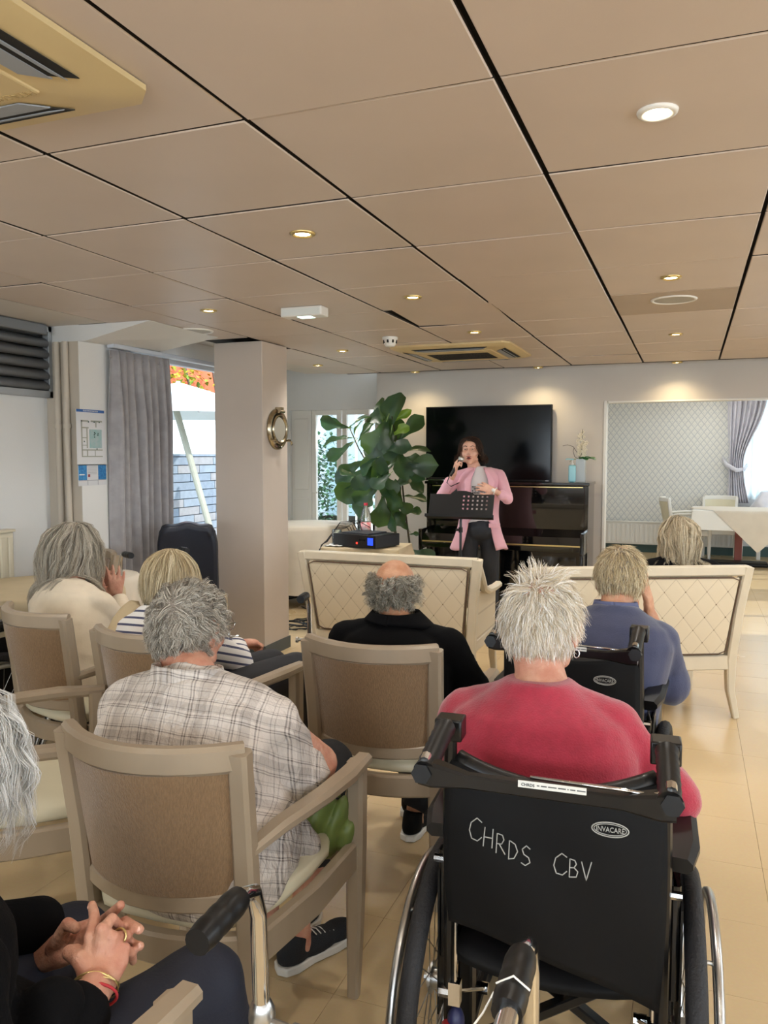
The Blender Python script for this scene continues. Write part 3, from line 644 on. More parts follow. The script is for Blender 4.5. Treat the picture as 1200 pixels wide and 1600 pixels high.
    for L_ in (.004, .009, .013, .012, .002, .008, .013): dsh.bx(xx, xx+L_, y_-.0200, y_-.0195, z_+.0022, z_+.0040); xx += L_+.0022
    q_ = dsh.build('label_print', mat('grey_print', '5a5a5a', .8), br); q_['kind'] = 'stuff'
    # maker's oval badge
    bd = MB(); bd.tube([(.10+.030*math.cos(a), sl(.75, .85)[1]-.0098, .790+.0125*math.sin(a)) for a in [i*2*PI/28 for i in range(28)]], .0011, 4, closed=True, up=(0, 1, 0))
    bd.tube([(.10+.0265*math.cos(a), sl(.75, .85)[1]-.0098, .790+.0095*math.sin(a)) for a in [i*2*PI/28 for i in range(28)]], .0007, 4, closed=True, up=(0, 1, 0))
    bd = bd.build('badge', M['chalk'], t)
    text(bd, 'INVACARE', .0125, (.10, sl(.75, .85)[1]-.0098, .7857), (PI/2, 0, 0), M['chalk'], sx=.78)
    return t, sl
wc1, sl = wheelchair('black folding wheelchair marked CHRDS CBV carrying the person in red', (-.222, 1.575, 0), 3)
# handwriting on the back canvas
def stroke(mb, pts, x0, z0, h, sl_):
    P = []
    for a in range(len(pts)-1):
        for k in range(5):
            P.append((.78*pts[a][0]+.78*(pts[a+1][0]-pts[a][0])*k/5, pts[a][1]+(pts[a+1][1]-pts[a][1])*k/5))
    P.append((.78*pts[-1][0], pts[-1][1])); out = []
    for px, pz in P:
        x = x0+px*h; z = z0+pz*h; u = (x/.188+1)/2; v = (z-.50)/.365; y = sl_(min(max(u, 0), 1), min(max(v, 0), .79))[1]-.0078; out.append((x, y, z))
    mb.tube(out, .0010, 5, up=(0, 1, 0))
GL = {'C': [[(.75, .85), (.45, 1), (.1, .75), (.0, .4), (.15, .05), (.5, 0), (.75, .2)]], 'H': [[(.1, 1), (.0, 0)], [(.65, .98), (.6, 0)], [(.05, .5), (.62, .5)]],
      'R': [[(.05, 0), (.1, 1), (.45, .95), (.55, .72), (.4, .5), (.08, .48)], [(.25, .48), (.65, .0)]], 'D': [[(.05, 0), (.08, .95), (.45, .8), (.62, .45), (.4, .08), (.02, 0)]],
      'S': [[(.6, .85), (.35, 1), (.08, .8), (.2, .55), (.5, .42), (.6, .18), (.3, 0), (.02, .12)]], 'B': [[(.05, 0), (.08, 1), (.4, .95), (.5, .75), (.35, .55), (.08, .52)], [(.35, .55), (.6, .35), (.5, .05), (.05, 0)]],
      'V': [[(.0, 1), (.32, 0), (.65, 1.05)]]}
for word, x0, z0, h, dz_ in (('CHRDS', -.142, .735, .040, -.0068), ('CBV', .008, .700, .038, -.002)):
    x = x0; wr_ = MB()
    for q, ch in enumerate(word):
        for s in GL[ch]: stroke(wr_, s, x, z0+dz_*q, h*(1. if q == 0 else .86), sl)
        x += h*(.66 if q == 0 else .56)
    wr_.build('handwriting', M['chalk'], wc1)

wc2, _ = wheelchair('black wheelchair carrying the person in the navy top', (-.300, 2.50, 0), -2)
wc3, _ = wheelchair('black wheelchair behind the cream-clad person, at the left edge', (-2.88, 2.42, 0), 0)
# ------------------------------------------------------------------ walking frames
def tube_frame(label, loc, deg, grips=M['black'], hw=.19, top=.86, depth=.42, dark=False):
    t = thing('walking_frame', label, 'walking frame', loc, math.radians(deg), 'folding walking frames'); m = M['blackgloss'] if dark else M['alu']
    for s in (-1, 1):
        x = s*hw
        MB().tube([(x, -.07, top), (x, .02, top), (x, .052, top-.012), (x, .065, top-.05), (x, .08, top-.38)], .0115, 12).build('handle_tube', M['chrome'], t, smooth=40)
        MB().tube([(x, .072, top-.20), (x, .085, top-.52), (x*1.06, .02, .03)], .0135, 12).build('leg', m, t, smooth=40)
        MB().tube([(x, .10, top-.34), (x*1.02, .26, top-.40), (x*1.05, .36, .10), (x*1.05, .38, .03)], .0125, 12).build('leg', m, t, smooth=40)
        for (a, b_) in ((.02, 1.06), (.38, 1.05)): MB().lathe([(.016, 0), (.019, .006), (.017, .04), (.014, .05)], (x*b_, a, 0), 12).build('rubber_foot', M['rubber'], t, smooth=40)
        MB().tube([(x, .0, top-.60), (x*1.05, .33, top-.62)], .009, 8).build('side_brace', m, t, smooth=40)
        MB().ell((x, .072, top-.20), (.019, .019, .032), 12, 8).tube([(x-s*.055, .065, top-.205), (x, .072, top-.205)], .007, 8).tube([(x-s*.06, .062, top-.205), (x-s*.05, .062, top-.205)], .013, 8).build('clamp', M['steel'], t, smooth=40)
        g = MB(); pts = [(x, -.085+.009*k, top) for k in range(12)]; g.tube(pts, [.0165]+[.0185 if k % 3 else .0172 for k in range(10)]+[.016], 14).build('grip', grips, t, smooth=50)
    MB().tube([(-hw, .10, top-.34), (hw, .10, top-.34)], .010, 10).build('cross_bar', m, t, smooth=40)
    MB().tube([(-hw*1.03, .20, top-.52), (hw*1.03, .20, top-.52)], .010, 10).build('cross_bar', m, t, smooth=40)
    return t
wf1 = tube_frame('chromed walking frame with worn black grips in the foreground', (-.345, .85, 0), 2, hw=.183, top=.85)
# the right grip has slipped back, baring the open tube end
for o in wf1.children:
    if o.name.startswith('grip') and o.data.vertices[0].co.x > 0: rg = o
rg.location = (-.002, .0, -.0)
MB().lathe([(.0115, 0), (.0115, .034), (.009, .034), (.009, .002)], (.183, -.085, .85), 20, Matrix.Rotation(PI/2, 3, 'X')).build('tube_end', M['chrome'], wf1, smooth=40)
MB().tube([(.165, -.06, .862), (.183, -.057, .872), (.201, -.06, .862)], .0013, 5).tube([(.163, -.06, .852), (.155, -.08, .840), (.140, -.11, .828), (.128, -.115, .815)], .0012, 5).build('string', M['white'], wf1)
wf2 = tube_frame('chrome walking frame held by the person in the striped top', (-1.70, 2.98, 0), 12, hw=.19, top=.82)
wf3 = tube_frame('silver walking frame with black grips beside the grey curtain', (-2.88, 3.80, 0), 62, hw=.17, top=.86)
# ------------------------------------------------------------------ high-backed navy chair behind
t = thing('recliner_chair', 'tall navy-black padded care chair between curtain and pillar', 'chair', (-3.045, 4.38, 0), .55)
nv = mat('navy_vinyl', '0e1626', .5, var=.08, vs=5)
def rb(u, v):
    k = (1-max(0, v-.72)**1.5*1.5)
    return (.185*k*(-1+2*u), -.02-.10*v+.02*(1-(2*u-1)**2), .42+.56*v-.03*abs(2*u-1)**4*(v > .9)+.008*math.cos(2*PI*(2*u-1))*v)
MB().grid(rb, 16, 16).build('backrest', nv, t, smooth=True, thick=.07)
MB().bx(-.18, .18, .0, .44, .36, .47).build('seat', nv, t, bevel=.03)
for s in (-1, 1):
    for y in (.0, .40): MB().beam([(s*.16, y, .0), (s*.16, y, .37)], .03, .03, up=(0, 1, 0)).build('leg', M['blackgloss'], t)
# ------------------------------------------------------------------ tables with cloths
def round_cloth(c, R0, top, drop, folds, amp, m, label, n=72, seed=0, group=None):
    prof = [(0, top), (R0*.5, top), (R0*.97, top), (R0, top-.006), (R0+.012, top-.04), (R0+.02, top-drop*.5), (R0+.03, top-drop)]
    def fn(p, a, j):
        if j < 3: return p
        k = (j-2)/4.; w_ = 1+amp*k*(math.sin(folds*a+seed)+.4*math.sin(folds*1.7*a+2*seed)); return Vector((p.x*w_, p.y*w_, p.z+.01*k*math.sin(3*a+seed)))
    vs = MB().lathe([(max(r, 1e-7), z) for r, z in prof], (0, 0, 0), n, fn=fn)
    vs.f = [f for f in vs.f if len(f) == 4]
    o = vs.build('tablecloth', m, None, smooth=True); tag(o, label, 'tablecloth', group); o.location = (c[0], c[1], 0); return o
def round_table(c, R0, top, label):
    t = thing('round_table', label, 'table', (c[0], c[1], 0))
    MB().lathe([(.001, top-.03), (R0-.006, top-.03), (R0-.004, top-.004), (.001, top-.004)], n=40).build('tabletop', M['wood'], t)
    MB().lathe([(.03, .05), (.03, top-.03)], n=16).build('pedestal', M['blackgloss'], t)
    for k in range(4):
        a = k*PI/2+.4; MB().beam([(0, 0, .07), (R0*.6*math.cos(a), R0*.6*math.sin(a), .02)], .05, .035).build('foot', M['blackgloss'], t)
round_table((-3.12, 3.16), .40, .74, 'round table under a beige cloth at the left edge')
round_cloth((-3.12, 3.16), .415, .745, .30, 9, .018, M['cloth'], 'beige tablecloth on the round table at the left edge', seed=1)
round_table((-3.14, 3.66), .20, .73, 'small round table under a pale cloth by the grey curtain')
round_cloth((-3.14, 3.66), .21, .735, .34, 6, .03, M['cloth_pale'], 'pale tablecloth on the small table by the grey curtain', seed=2)
round_table((-3.44, 6.95), .42, .75, 'round table under a cream cloth beyond the pillar')
round_cloth((-3.44, 6.95), .435, .755, .62, 10, .03, M['cloth_pale'], 'cream tablecloth on the round table beyond the pillar', seed=3)
t = thing('side_table', 'small square table carrying the sound equipment', 'table', (-2.33, 5.72, 0), .1)
MB().bx(-.30, .30, -.22, .22, .69, .715).build('tabletop', M['wood'], t)
for sx in (-1, 1):
    for sy in (-1, 1): MB().beam([(sx*.26, sy*.18, 0), (sx*.26, sy*.18, .69)], .035, .035, up=(0, 1, 0)).build('leg', M['wood'], t)
def scloth(u, v):
    x = -.42+.84*u; y = -.34+.68*v; ex = max(0, abs(x)-.305); ey = max(0, abs(y)-.225); d = max(ex, ey)
    cx = math.copysign(min(abs(x), .305+.10*ex), x); cy = math.copysign(min(abs(y), .225+.12*ey), y)
    f = .010*math.sin(30*x+8*y)*min(1, d*20); return (cx+(f if ex > ey else 0), cy+(f if ey >= ex else 0), .7185-d-.0*d)
o = tag(MB().grid(scloth, 60, 50).build('tablecloth', M['cloth'], None, smooth=50), 'beige cloth over the small table with the sound equipment', 'tablecloth'); o.location = (-2.33, 5.72, 0); o.rotation_euler.z = .1
# ------------------------------------------------------------------ sound equipment on it
t = thing('amplifier', 'black rack amplifier with blue-lit display on the small table', 'amplifier', (-2.30, 5.64, .722), -.28)
MB().bx(-.20, .20, -.15, .15, .006, .098).build('case', M['black'], t, bevel=.005)
MB().bx(-.205, .205, -.158, -.149, .004, .10).build('front_panel', M['blackgloss'], t, bevel=.002)
MB().bx(.13, .18, -.1605, -.157, .028, .082).build('display', emis('blue_display', '2e4dff', 1.6), t)
MB().bx(.02, .035, -.1605, -.157, .03, .045).build('power_light', emis('red_light', 'ff4434', 1.5), t)
for k in range(3): MB().tube([(.055+.018*k, -.157, .06), (.055+.018*k, -.168, .06)], .007, 10).build('knob', M['blackgloss'], t, smooth=40)
for a in (-1, 1):
    for b_ in (-1, 1): MB().lathe([(.012, 0), (.012, .007)], (a*.17, b_*.12, 0), 10).build('foot', M['rubber'], t)
MB().bx(-.16, .10, -.11, .12, .0985, .108).build('booklet', mat('dark_booklet', '23262e', .5), t, bevel=.002)
t = thing('mixer', 'small black mixing desk with knobs behind the amplifier', 'mixer', (-2.44, 5.80, .722), .1)
mx = MB(); mx.prism([(-.10, 0), (.10, 0), (.10, .075), (-.10, .04)], -.13, .13, Matrix(((0, 0, 1, 0), (1, 0, 0, 0), (0, 1, 0, 0), (0, 0, 0, 1)))); mx.build('case', M['black'], t, bevel=.004)
for i in range(7):
    for j in range(3):
        MB().tube([(-.11+.035*i, -.06+.055*j, .050+.0096*j), (-.11+.035*i, -.063+.055*j, .066+.0096*j)], .0065, 8).build('knob', M['alu'] if j else M['blackgloss'], t, smooth=40)
def lath_thing(name, label, cat, loc, prof, m, n=24, group=None):
    t = thing(name, label, cat, loc, 0, group); MB().lathe(prof, n=n).build('body', m, t, smooth=50); return t
pet = mat('clear_plastic', 'e8f4f4', .05, trans=.92, spec=.5)
t = lath_thing('water_bottle', 'clear plastic bottle with red cap and red label by the amplifier', 'bottle', (-2.40, 5.86, .722), [(.038, .002), (.041, .01), (.041, .09), (.038, .10), (.041, .12), (.040, .20), (.030, .25), (.014, .285), (.013, .30), (.001, .30)], pet)
MB().lathe([(.0418, .095), (.0418, .165)], n=24).build('bottle_label', mat('red_label', 'd8434a', .5, col2='f1e4e0', vs=30), t, smooth=True)
MB().lathe([(.0155, .295), (.0155, .315), (.001, .315)], n=16).build('bottle_cap', mat('red_cap', 'c21c34', .4), t, smooth=40)
lath_thing('water_glass', 'small clear tumbler among the cables on the table', 'glass', (-2.545, 5.62, .722), [(.028, .001), (.034, .003), (.040, .11), (.036, .12), (.030, .075), (.001, .012)], pet)
cab = MB()
for k in range(6):
    a = rnd.uniform(-.5, .5); p0 = Vector((-2.47+.02*k, 5.74, .79)); p3 = Vector((-2.66-.02*k, 5.60+.03*k, .66-.05*(k % 2)))
    cab.tube([tuple(p0), (p0.x-.03, p0.y-.02, p0.z+.06+.012*k), (-2.56, 5.62+.02*k, .83+.012*k), (-2.60-.01*k, 5.56+.02*k, .75), (-2.635-.006*k, 5.53+.02*k, .728), tuple((p3.x, p3.y-.1, .60))], .0032, 6)
cab.tube([(-2.42, 5.8, .80), (-2.44, 5.7, .88), (-2.36, 5.66, .90), (-2.30, 5.70, .86), (-2.30, 5.75, .80)], .0032, 6)
tag(cab.build('cables', M['black'], None, smooth=True), 'black audio cables looping over the sound equipment table', 'cable')
nap = MB().grid(lambda u, v: (-2.66+.20*u+.01*math.sin(9*v), 5.49+.24*v, .7275+.006*math.sin(13*u+7*v)**2-max(0, .35-u)**1.0*.35), 16, 12).build('napkin', M['cloth_white'], None, smooth=True, thick=.003)
tag(nap, 'crumpled white cloth at the corner of the sound table', 'cloth')
# floor cables beyond the pillar
fc = MB()
for k in range(9):
    cx, cy = -2.92+rnd.uniform(-.08, .10), 5.85+rnd.uniform(-.15, .2); r_ = rnd.uniform(.06, .16); z = .006+.006*k
    fc.tube([(cx+r_*math.cos(a)*1.3+.02*math.sin(3*a+k), cy+r_*math.sin(a), z+.012*abs(math.sin(2*a+k))) for a in [i*PI/9 for i in range(18)]], .0045, 6, closed=True)
fc.tube([(-3.35, 6.6, .005), (-3.1, 6.35, .02), (-2.95, 6.1, .05), (-2.85, 5.95, .02), (-2.55, 5.9, .01)], .005, 6)
tag(fc.build('floor_cables', M['black'], None, smooth=True), 'tangle of black cables on the floor beyond the pillar', 'cable')
t = thing('power_strip', 'dark blue power strip lying among the floor cables', 'power strip', (-2.78, 5.83, .0), .4)
MB().bx(-.12, .12, -.03, .03, .0, .04).build('case', mat('blue_black_plastic', '1b2438', .4), t, bevel=.006)
for k in range(3): MB().lathe([(.02, .040), (.02, .0415)], (-.07+.07*k, 0, .0008), 14).build('socket', M['black'], t)
# ------------------------------------------------------------------ upright piano
t = thing('upright_piano', 'glossy black upright piano against the wall below the television', 'piano', (-1.53, 7.10, 0)); G = mat('piano_lacquer', '070708', .07, spec=.6, coat=.6)
PW = .725
for s in (-1, 1):
    MB().bx(s*PW-s*.035, s*PW, -.12, .32, 0, 1.155).build('side_panel', G, t, bevel=.004)
    MB().bx(s*PW-s*.035, s*PW, -.36, -.12, .58, .76).build('key_cheek', G, t, bevel=.006)
    MB().beam([(s*(PW-.02), -.34, .03), (s*(PW-.02), -.34, .58)], .04, .05, up=(0, 1, 0), scale=[1.1, .85]).build('front_leg', G, t, bevel=.003)
    MB().bx(s*PW-s*.05, s*PW+s*.0, -.37, .0, 0, .05).build('toe_block', G, t, bevel=.004)
MB().bx(-PW-.01, PW+.01, -.15, .33, 1.155, 1.18).build('lid', G, t, bevel=.004)
MB().bx(-PW+.035, PW-.035, -.10, -.08, .76, 1.15).build('upper_panel', G, t, bevel=.003)
MB().bx(-PW+.035, PW-.035, -.10, -.08, .12, .60).build('lower_panel', G, t, bevel=.003)
MB().bx(-PW+.035, PW-.035, -.115, .30, .0, .12).build('plinth', G, t)
MB().bx(-PW+.035, PW-.035, -.36, -.1, .60, .645).build('key_bed', G, t, bevel=.004)
MB().add([(-PW+.036, -.345, .66), (PW-.036, -.345, .66), (PW-.036, -.33, .72), (-PW+.036, -.33, .72), (PW-.036, -.10, .765), (-PW+.036, -.10, .765)], [(0, 1, 2, 3), (3, 2, 4, 5)]).build('fallboard', G, t, thick=.014)
MB().bx(-PW+.036, PW-.036, -.353, -.349, .648, .66).build('fallboard_edge', M['gold'], t)
MB().bx(-PW+.05, PW-.05, -.104, -.10, 1.135, 1.141).build('trim_strip', M['gold'], t)
for k in range(3): MB().beam([(-.09+.09*k, -.16, .06), (-.09+.09*k, -.09, .07)], .03, .01).build('pedal', M['gold'], t)
MB().bx(-PW+.05, PW-.05, .32, .33, .02, 1.15).build('rear_panel', M['black'], t)
# television
t = thing('television', 'large black wall television, switched off, above the piano', 'television', (-1.79, 7.40, 1.525))
MB().bx(-.603, .603, -.02, .02, -.353, .353).build('bezel', M['black'], t, bevel=.003)
MB().bx(-.592, .592, -.0215, -.0195, -.338, .343).build('screen', mat('television_screen', '040609', .14, spec=.22), t)
MB().bx(-.2, .2, .02, .05, -.15, .15).build('wall_mount', M['black'], t)
MB().bx(.55, .58, -.0222, -.0200, -.348, -.342).build('standby_mark', M['alu'], t)
t = thing('sound_bar', 'slim black device lying on the piano under the television', 'device', (-2.14, 7.0, 1.181))
MB().bx(-.10, .10, -.04, .04, .0, .028).build('case', M['black'], t, bevel=.008)
MB().bx(-.09, .09, -.042, -.0395, .006, .012).build('trim_strip', M['chrome'], t)
# blue dispenser bottle and orchid vase
t = thing('pump_bottle', 'pale blue pump dispenser bottle on the piano end', 'bottle', (-.955, 7.05, 1.181)); bb = mat('blue_bottle', '8fcfd8', .25)
MB().bx(-.030, .030, -.022, .022, 0, .150).build('body', bb, t, bevel=.012)
MB().lathe([(.012, .148), (.012, .165), (.005, .167), (.005, .195), (.001, .195)], n=14).build('collar', M['white'], t, smooth=40)
MB().beam([(.012, 0, .198), (-.045, 0, .202), (-.055, 0, .195)], .014, .010).build('pump_head', bb, t, smooth=40)
t = thing('orchid_vase', 'square glass vase with white orchid sprays and green leaves', 'vase', (-.895, 7.16, 1.181))
MB().bx(-.040, .040, -.040, .040, 0, .205).build('vase', mat('frosted_glass', 'c9d2d3', .2, alpha=.55), t, bevel=.004)
lg = mat('orchid_leaf', '2f6a3a', .35, col2='4f8f4d', vs=12); pt = mat('orchid_petal', 'efe6cf', .5)
def leafgeo(mb, base, d, up, L_, W_, bend, n=6):
    d = Vector(d).normalized(); side = d.cross(Vector(up)).normalized(); nn = side.cross(d); vs = []; base = Vector(base)
    for i in range(n+1):
        s = i/n; c = base+d*(L_*s)+Vector((0, 0, -bend*s*s*L_)); w_ = W_*math.sin(PI*min(.98, s*.92+.06))**.7
        for k in (-1, 0, 1): vs.append(c+side*(w_*k)+nn*(.18*w_*abs(k)))
    fs = []
    for i in range(n):
        for k in range(2): fs.append((i*3+k, i*3+k+1, (i+1)*3+k+1, (i+1)*3+k))
    mb.add(vs, fs)
for b0, d, L_, W_, be in (((0, 0, .19), (.8, -.35, .35), .15, .085, .35), ((0, -.01, .2), (-.9, -.2, .15), .10, .02, .4), ((0, 0, .2), (.5, -.7, .3), .11, .045, .4), ((.01, 0, .2), (.95, .2, .8), .11, .04, .6)):
    q = MB(); leafgeo(q, b0, d, (0, 0, 1), L_, W_, be); q.build('leaf', lg, t, smooth=True, thick=.002)
stm = MB()
for k, (x1, z1) in enumerate(((.01, .46), (-.02, .42), (.045, .36))):
    stm.tube([(0, 0, .1), (x1*.4, -.01*k, .25), (x1, -.02*k, z1)], .0022, 5)
    for q in range(9):
        f = .42+.58*q/9; c = Vector((x1*f+rnd.uniform(-.012, .012), -.02*k+rnd.uniform(-.015, .01), .12+(z1-.12)*f)); fl = MB()
        for a in range(5): leafgeo(fl, c, (math.cos(a*1.257), -.35, math.sin(a*1.257)), (0, -1, .01), .020, .009, .1, 3)
        fl.build('blossom', pt, t, smooth=True, thick=.001)
stm.tube([(0, 0, .19), (-.03, 0, .25), (-.07, .0, .31), (-.12, 0, .325), (-.16, 0, .315)], .0022, 5); stm.tube([(0, 0, .19), (-.055, 0, .22), (-.07, 0, .27), (-.06, 0, .30)], .0022, 5)
stm.build('stem', mat('dark_twig', '3b2c2c', .6), t)
# porthole mirror on the pillar
t = thing('porthole_mirror', 'round nickel porthole mirror on the pillar side', 'mirror', (-2.739, 5.03, 1.598), (0, PI/2, 0)); Nk = M['nickel']
MB().lathe([(.110, .002), (.108, .016), (.120, .026), (.134, .020), (.145, .010), (.146, .0)], n=48).build('outer_ring', Nk, t, smooth=True)
MB().lathe([(.086, .014), (.088, .030), (.100, .036), (.107, .028), (.108, .014)], n=48).build('inner_ring', Nk, t, smooth=True)
MB().lathe([(.088, .0), (.0, .0)], n=48, cap=False).build('mirror_glass', mat('mirror_glass', 'd9dedd', .01, 1.), t, loc=(0, 0, .019), rot=(.075, 0, 0))
MB().bx(-.155, -.115, -.022, .022, .0, .045).tube([(-.125, -.035, .04), (-.125, .035, .04)], .010, 10).build('hinge', Nk, t, smooth=35)
for a in (.9, -.9):
    x, y = .125*math.cos(a), .125*math.sin(a)
    MB().tube([(x, y, .0), (x, y, .055)], .009, 10).tube([(x, y, .05), (x*1.12, y*1.12, .055), (x*1.3, y*1.3, .05)], .004, 8).tube([(x*1.25+.012*math.cos(q), y*1.25+.012*math.sin(q), .052) for q in [i*PI/6 for i in range(12)]], .003, 6, closed=True).build('wing_nut', Nk, t, smooth=40)
for q in range(8):
    a = q*PI/4+.2; MB().ell((.128*math.cos(a), .128*math.sin(a), .022), .004, 8, 6).build('screw', Nk, t)
# ------------------------------------------------------------------ left wall: louvred shutter, radiator, pipes, posters
t = thing('louvre_shutter', 'grey louvred roller vent high on the left wall', 'shutter', (XL, 3.30, 1.97))
lv = mat('grey_louvre', '7d8186', .4, .3)
fr = MB(); fr.bx(.0, .05, -.60, .575, .19, .225); fr.bx(.0, .05, -.60, .575, -.205, -.165); fr.bx(0, .05, .545, .575, -.205, .225); fr.bx(0, .05, -.60, -.57, -.205, .225); fr.build('frame', mat('pale_alu', 'a7abae', .4, .5), t, bevel=.003)
MB().bx(0, .09, -.60, .50, .165, .225).build('box', lv, t, bevel=.01)
for k in range(5):
    z = .13-.065*k; s_ = MB(); s_.grid(lambda u, v: (.012+.045*math.sin(PI*v*.8), -.57+1.11*u, z+.028-.062*v), 1, 6); s_.build('slat', lv, t, smooth=True, thick=.003)
MB().bx(.002, .006, -.57, .545, -.165, .19).build('backing', M['dark_slot'], t)
def radiator(label, loc, rot, W_, H_, n, m):
    t = thing('radiator', label, 'radiator', loc, rot)
    MB().bx(-W_/2, W_/2, -.075, -.035, .08, .08+H_).build('body', m, t, bevel=.006)
    MB().bx(-W_/2-.004, W_/2+.004, -.09, -.02, .08+H_, .095+H_).build('top_grille', m, t, bevel=.003)
    for k in range(n):
        x = -W_/2+W_*(k+.5)/n; MB().beam([(x, -.078, .11), (x, -.078, .05+H_)], W_/n*.55, .014, up=(0, 1, 0), ch=.4).build('column', m, t)
    for s in (-1, 1):
        MB().tube([(s*(W_/2-.06), -.055, .0), (s*(W_/2-.06), -.055, .085)], .010, 8).build('pipe', m, t); MB().bx(s*(W_/2-.1)-.015, s*(W_/2-.1)+.015, -.04, 0, .2, .25).build('bracket', m, t)
    return t
radiator('cream ribbed radiator on the left wall behind the table', (XL+.01, 2.92, .28), PI/2, 1.15, .62, 20, mat('cream_radiator', 'd0c8b2', .4))
radiator('low white radiator under the patterned wallpaper', (-.42, YW-.03, .04), 0, 2.2, .32, 34, M['white'])
for i, (x, y, r_) in enumerate(((-3.60, 3.855, .020), (-3.53, 3.850, .018))):
    t = thing('heating_pipe', ['left painted riser pipe in the corner by the left wall', 'right painted riser pipe, nearer the posters'][i], 'pipe', (x, y, 0), 0, 'painted riser pipes')
    MB().tube([(0, 0, 0), (0, 0, 2.098)], r_, 14).build('pipe', M['wall_beige'], t, smooth=40)
    MB().tube([(0, 0, 1.58), (0, 0, 1.605)], r_+.007, 14).tube([(0, 0, 1.59), (0, .03, 1.59)], .005, 6).build('pipe_clip', M['wall_beige'], t, smooth=40)
struct(MB().bx(XL, XP-.001, 3.872, 3.880, 0, 2.1).build('trim_pier', M['wall_beige']))
struct(MB().bx(XP-.012, XP+.002, 3.873, 3.887, 0, 2.1).build('trim_pier_corner', M['wall_white']))
t = thing('evacuation_plan', 'white floor plan poster with blue header on the pier', 'poster', (XP+.001, 3.96, 1.52), (PI/2, 0, PI/2))
def flat(mb, x0, x1, y0, y1, z): return mb.bx(x0, x1, y0, y1, z-.0006, z)
flat(MB(), -.125, .125, -.165, .175, .002).build('sheet', mat('poster_paper', 'd3d4d6', .5), t)
flat(MB(), -.122, .122, .158, .175, .0027).build('header_band', mat('poster_blue', '2b5c9e', .5), t)
text(t, 'PLAN D\'EVACUATION', .013, (0, .162, .003), (0, 0, 0), M['white'])
flat(MB(), -.015, .095, -.06, .055, .0027).build('courtyard', mat('poster_teal', '8fb3b3', .6, col2='a5b6b8', vs=30), t)
pl = MB()
for (a, b_, c_, d_) in ((-.085, -.02, .10, .11), (-.085, -.075, -.11, .11), (.0, .10, .10, .11), (-.085, .10, -.115, -.108), (-.085, -.02, .06, .068), (-.04, -.03, -.06, .06), (-.085, .1, -.075, -.068), (.04, .05, .068, .11), (-.04, -.03, -.11, -.07), (.03, .036, -.11, -.07), (-.08, -.04, .0, .006), (-.08, -.04, -.045, -.04)): flat(pl, a, b_, c_, d_, .0030)
pl.build('plan_walls', mat('poster_grey', '9c9f94', .6), t)
dt = MB()
for (x, y) in ((-.02, .10), (.03, .10), (.075, .10), (.03, .035), (.036, .03), (.028, .022), (.062, .03), (.06, .02), (.03, .008), (.05, -.065), (-.06, -.02)): dt.bx(x-.004, x+.004, y-.004, y+.004, .002, .0034)
dt.build('plan_marks', mat('poster_dark_green', '24473f', .6), t)
t = thing('fire_notice', 'blue instruction notice mounted below the floor plan', 'poster', (XP+.001, 3.965, 1.295), (PI/2, 0, PI/2))
flat(MB(), -.125, .125, -.065, .065, .002).build('sheet', mat('poster_paper_b', 'cfd0d2', .5), t)
flat(MB(), -.122, -.05, -.03, .06, .0027).build('blue_panel', mat('poster_blue_b', '1f6aa8', .5, col2='3f8fc4', vs=60), t); flat(MB(), .05, .122, -.03, .06, .0027).build('blue_panel', mat('poster_blue_c', '1a5f9c', .5, col2='3683b4', vs=60), t)
flat(MB(), -.04, -.022, -.012, .004, .0027).build('red_mark', mat('poster_red', '8a2c34', .5), t); flat(MB(), -.115, -.07, .0, .006, .0030).build('white_arrow', M['white'], t)
gy = MB()
for k in range(6): flat(gy, -.04, .04, .05-.009*k, .052-.009*k, .0028)
flat(gy, -.12, .12, -.034, -.031, .003); flat(gy, -.045, -.042, -.062, -.034, .003); flat(gy, .045, .048, -.062, -.034, .003)
gy.build('text_lines', mat('poster_grey_b', '8c9096', .6), t)
# ------------------------------------------------------------------ curtains
def curtain(name, label, pts, z0, z1, folds, amp, m, tie=None, group=None):
    """pleated curtain: pts = 2d polyline of the top; pinch pleats at the head"""
    t = thing(name, label, 'curtain', (0, 0, 0), 0, group); L_ = [0]
    for i in range(len(pts)-1): L_.append(L_[-1]+math.dist(pts[i], pts[i+1]))
    def at_(s):
        d = s*L_[-1]
        for i in range(len(pts)-1):
            if d <= L_[i+1]+1e-9: f = (d-L_[i])/(L_[i+1]-L_[i]); return [pts[i][k]+(pts[i+1][k]-pts[i][k])*f for k in (0, 1)]
        return list(pts[-1])
    dx, dy = pts[-1][0]-pts[0][0], pts[-1][1]-pts[0][1]; q = math.hypot(dx, dy); nx, ny = -dy/q, dx/q
    def fn(u, v):
        z = z1+(z0-z1)*v; s = u; w_ = 1.
        if tie:
            tz, ts, tw = tie; h_ = abs(z-tz); k = math.exp(-(h_/.55)**2) if z > tz else math.exp(-(h_/.9)**2); s = u*(1-k*(1-tw))+k*(1-tw)*ts
        x, y = at_(s); ph = u*folds*2*PI; a = amp*(.35+.65*min(1, v*5))*(1+.35*math.sin(u*17+3*v))
        a2 = a*math.sin(ph+.9*math.sin(2.1*v+u*5))+.25*a*math.sin(2*ph+1+2*v); return (x+nx*a2, y+ny*a2, z)
    MB().grid(fn, int(folds*10), 26).build('fabric', m, t, smooth=True, thick=.003)
    MB().grid(lambda u, v: (lambda p: (p[0]+nx*.004, p[1]+ny*.004, z1+.01-.05*v))(fn(u, 0)), int(folds*10), 2).build('heading_tape', m, t, smooth=True, thick=.008)
    return t
M['curt'] = mat('grey_velvet', '8f8c8e', .7, col2='9c999b', vs=14, sheen=.3, bump=.1, bs=25)
M['curt2'] = mat('silver_grey_curtain', 'cbcad3', .7, col2='d6d5dc', vs=10, sheen=.2)
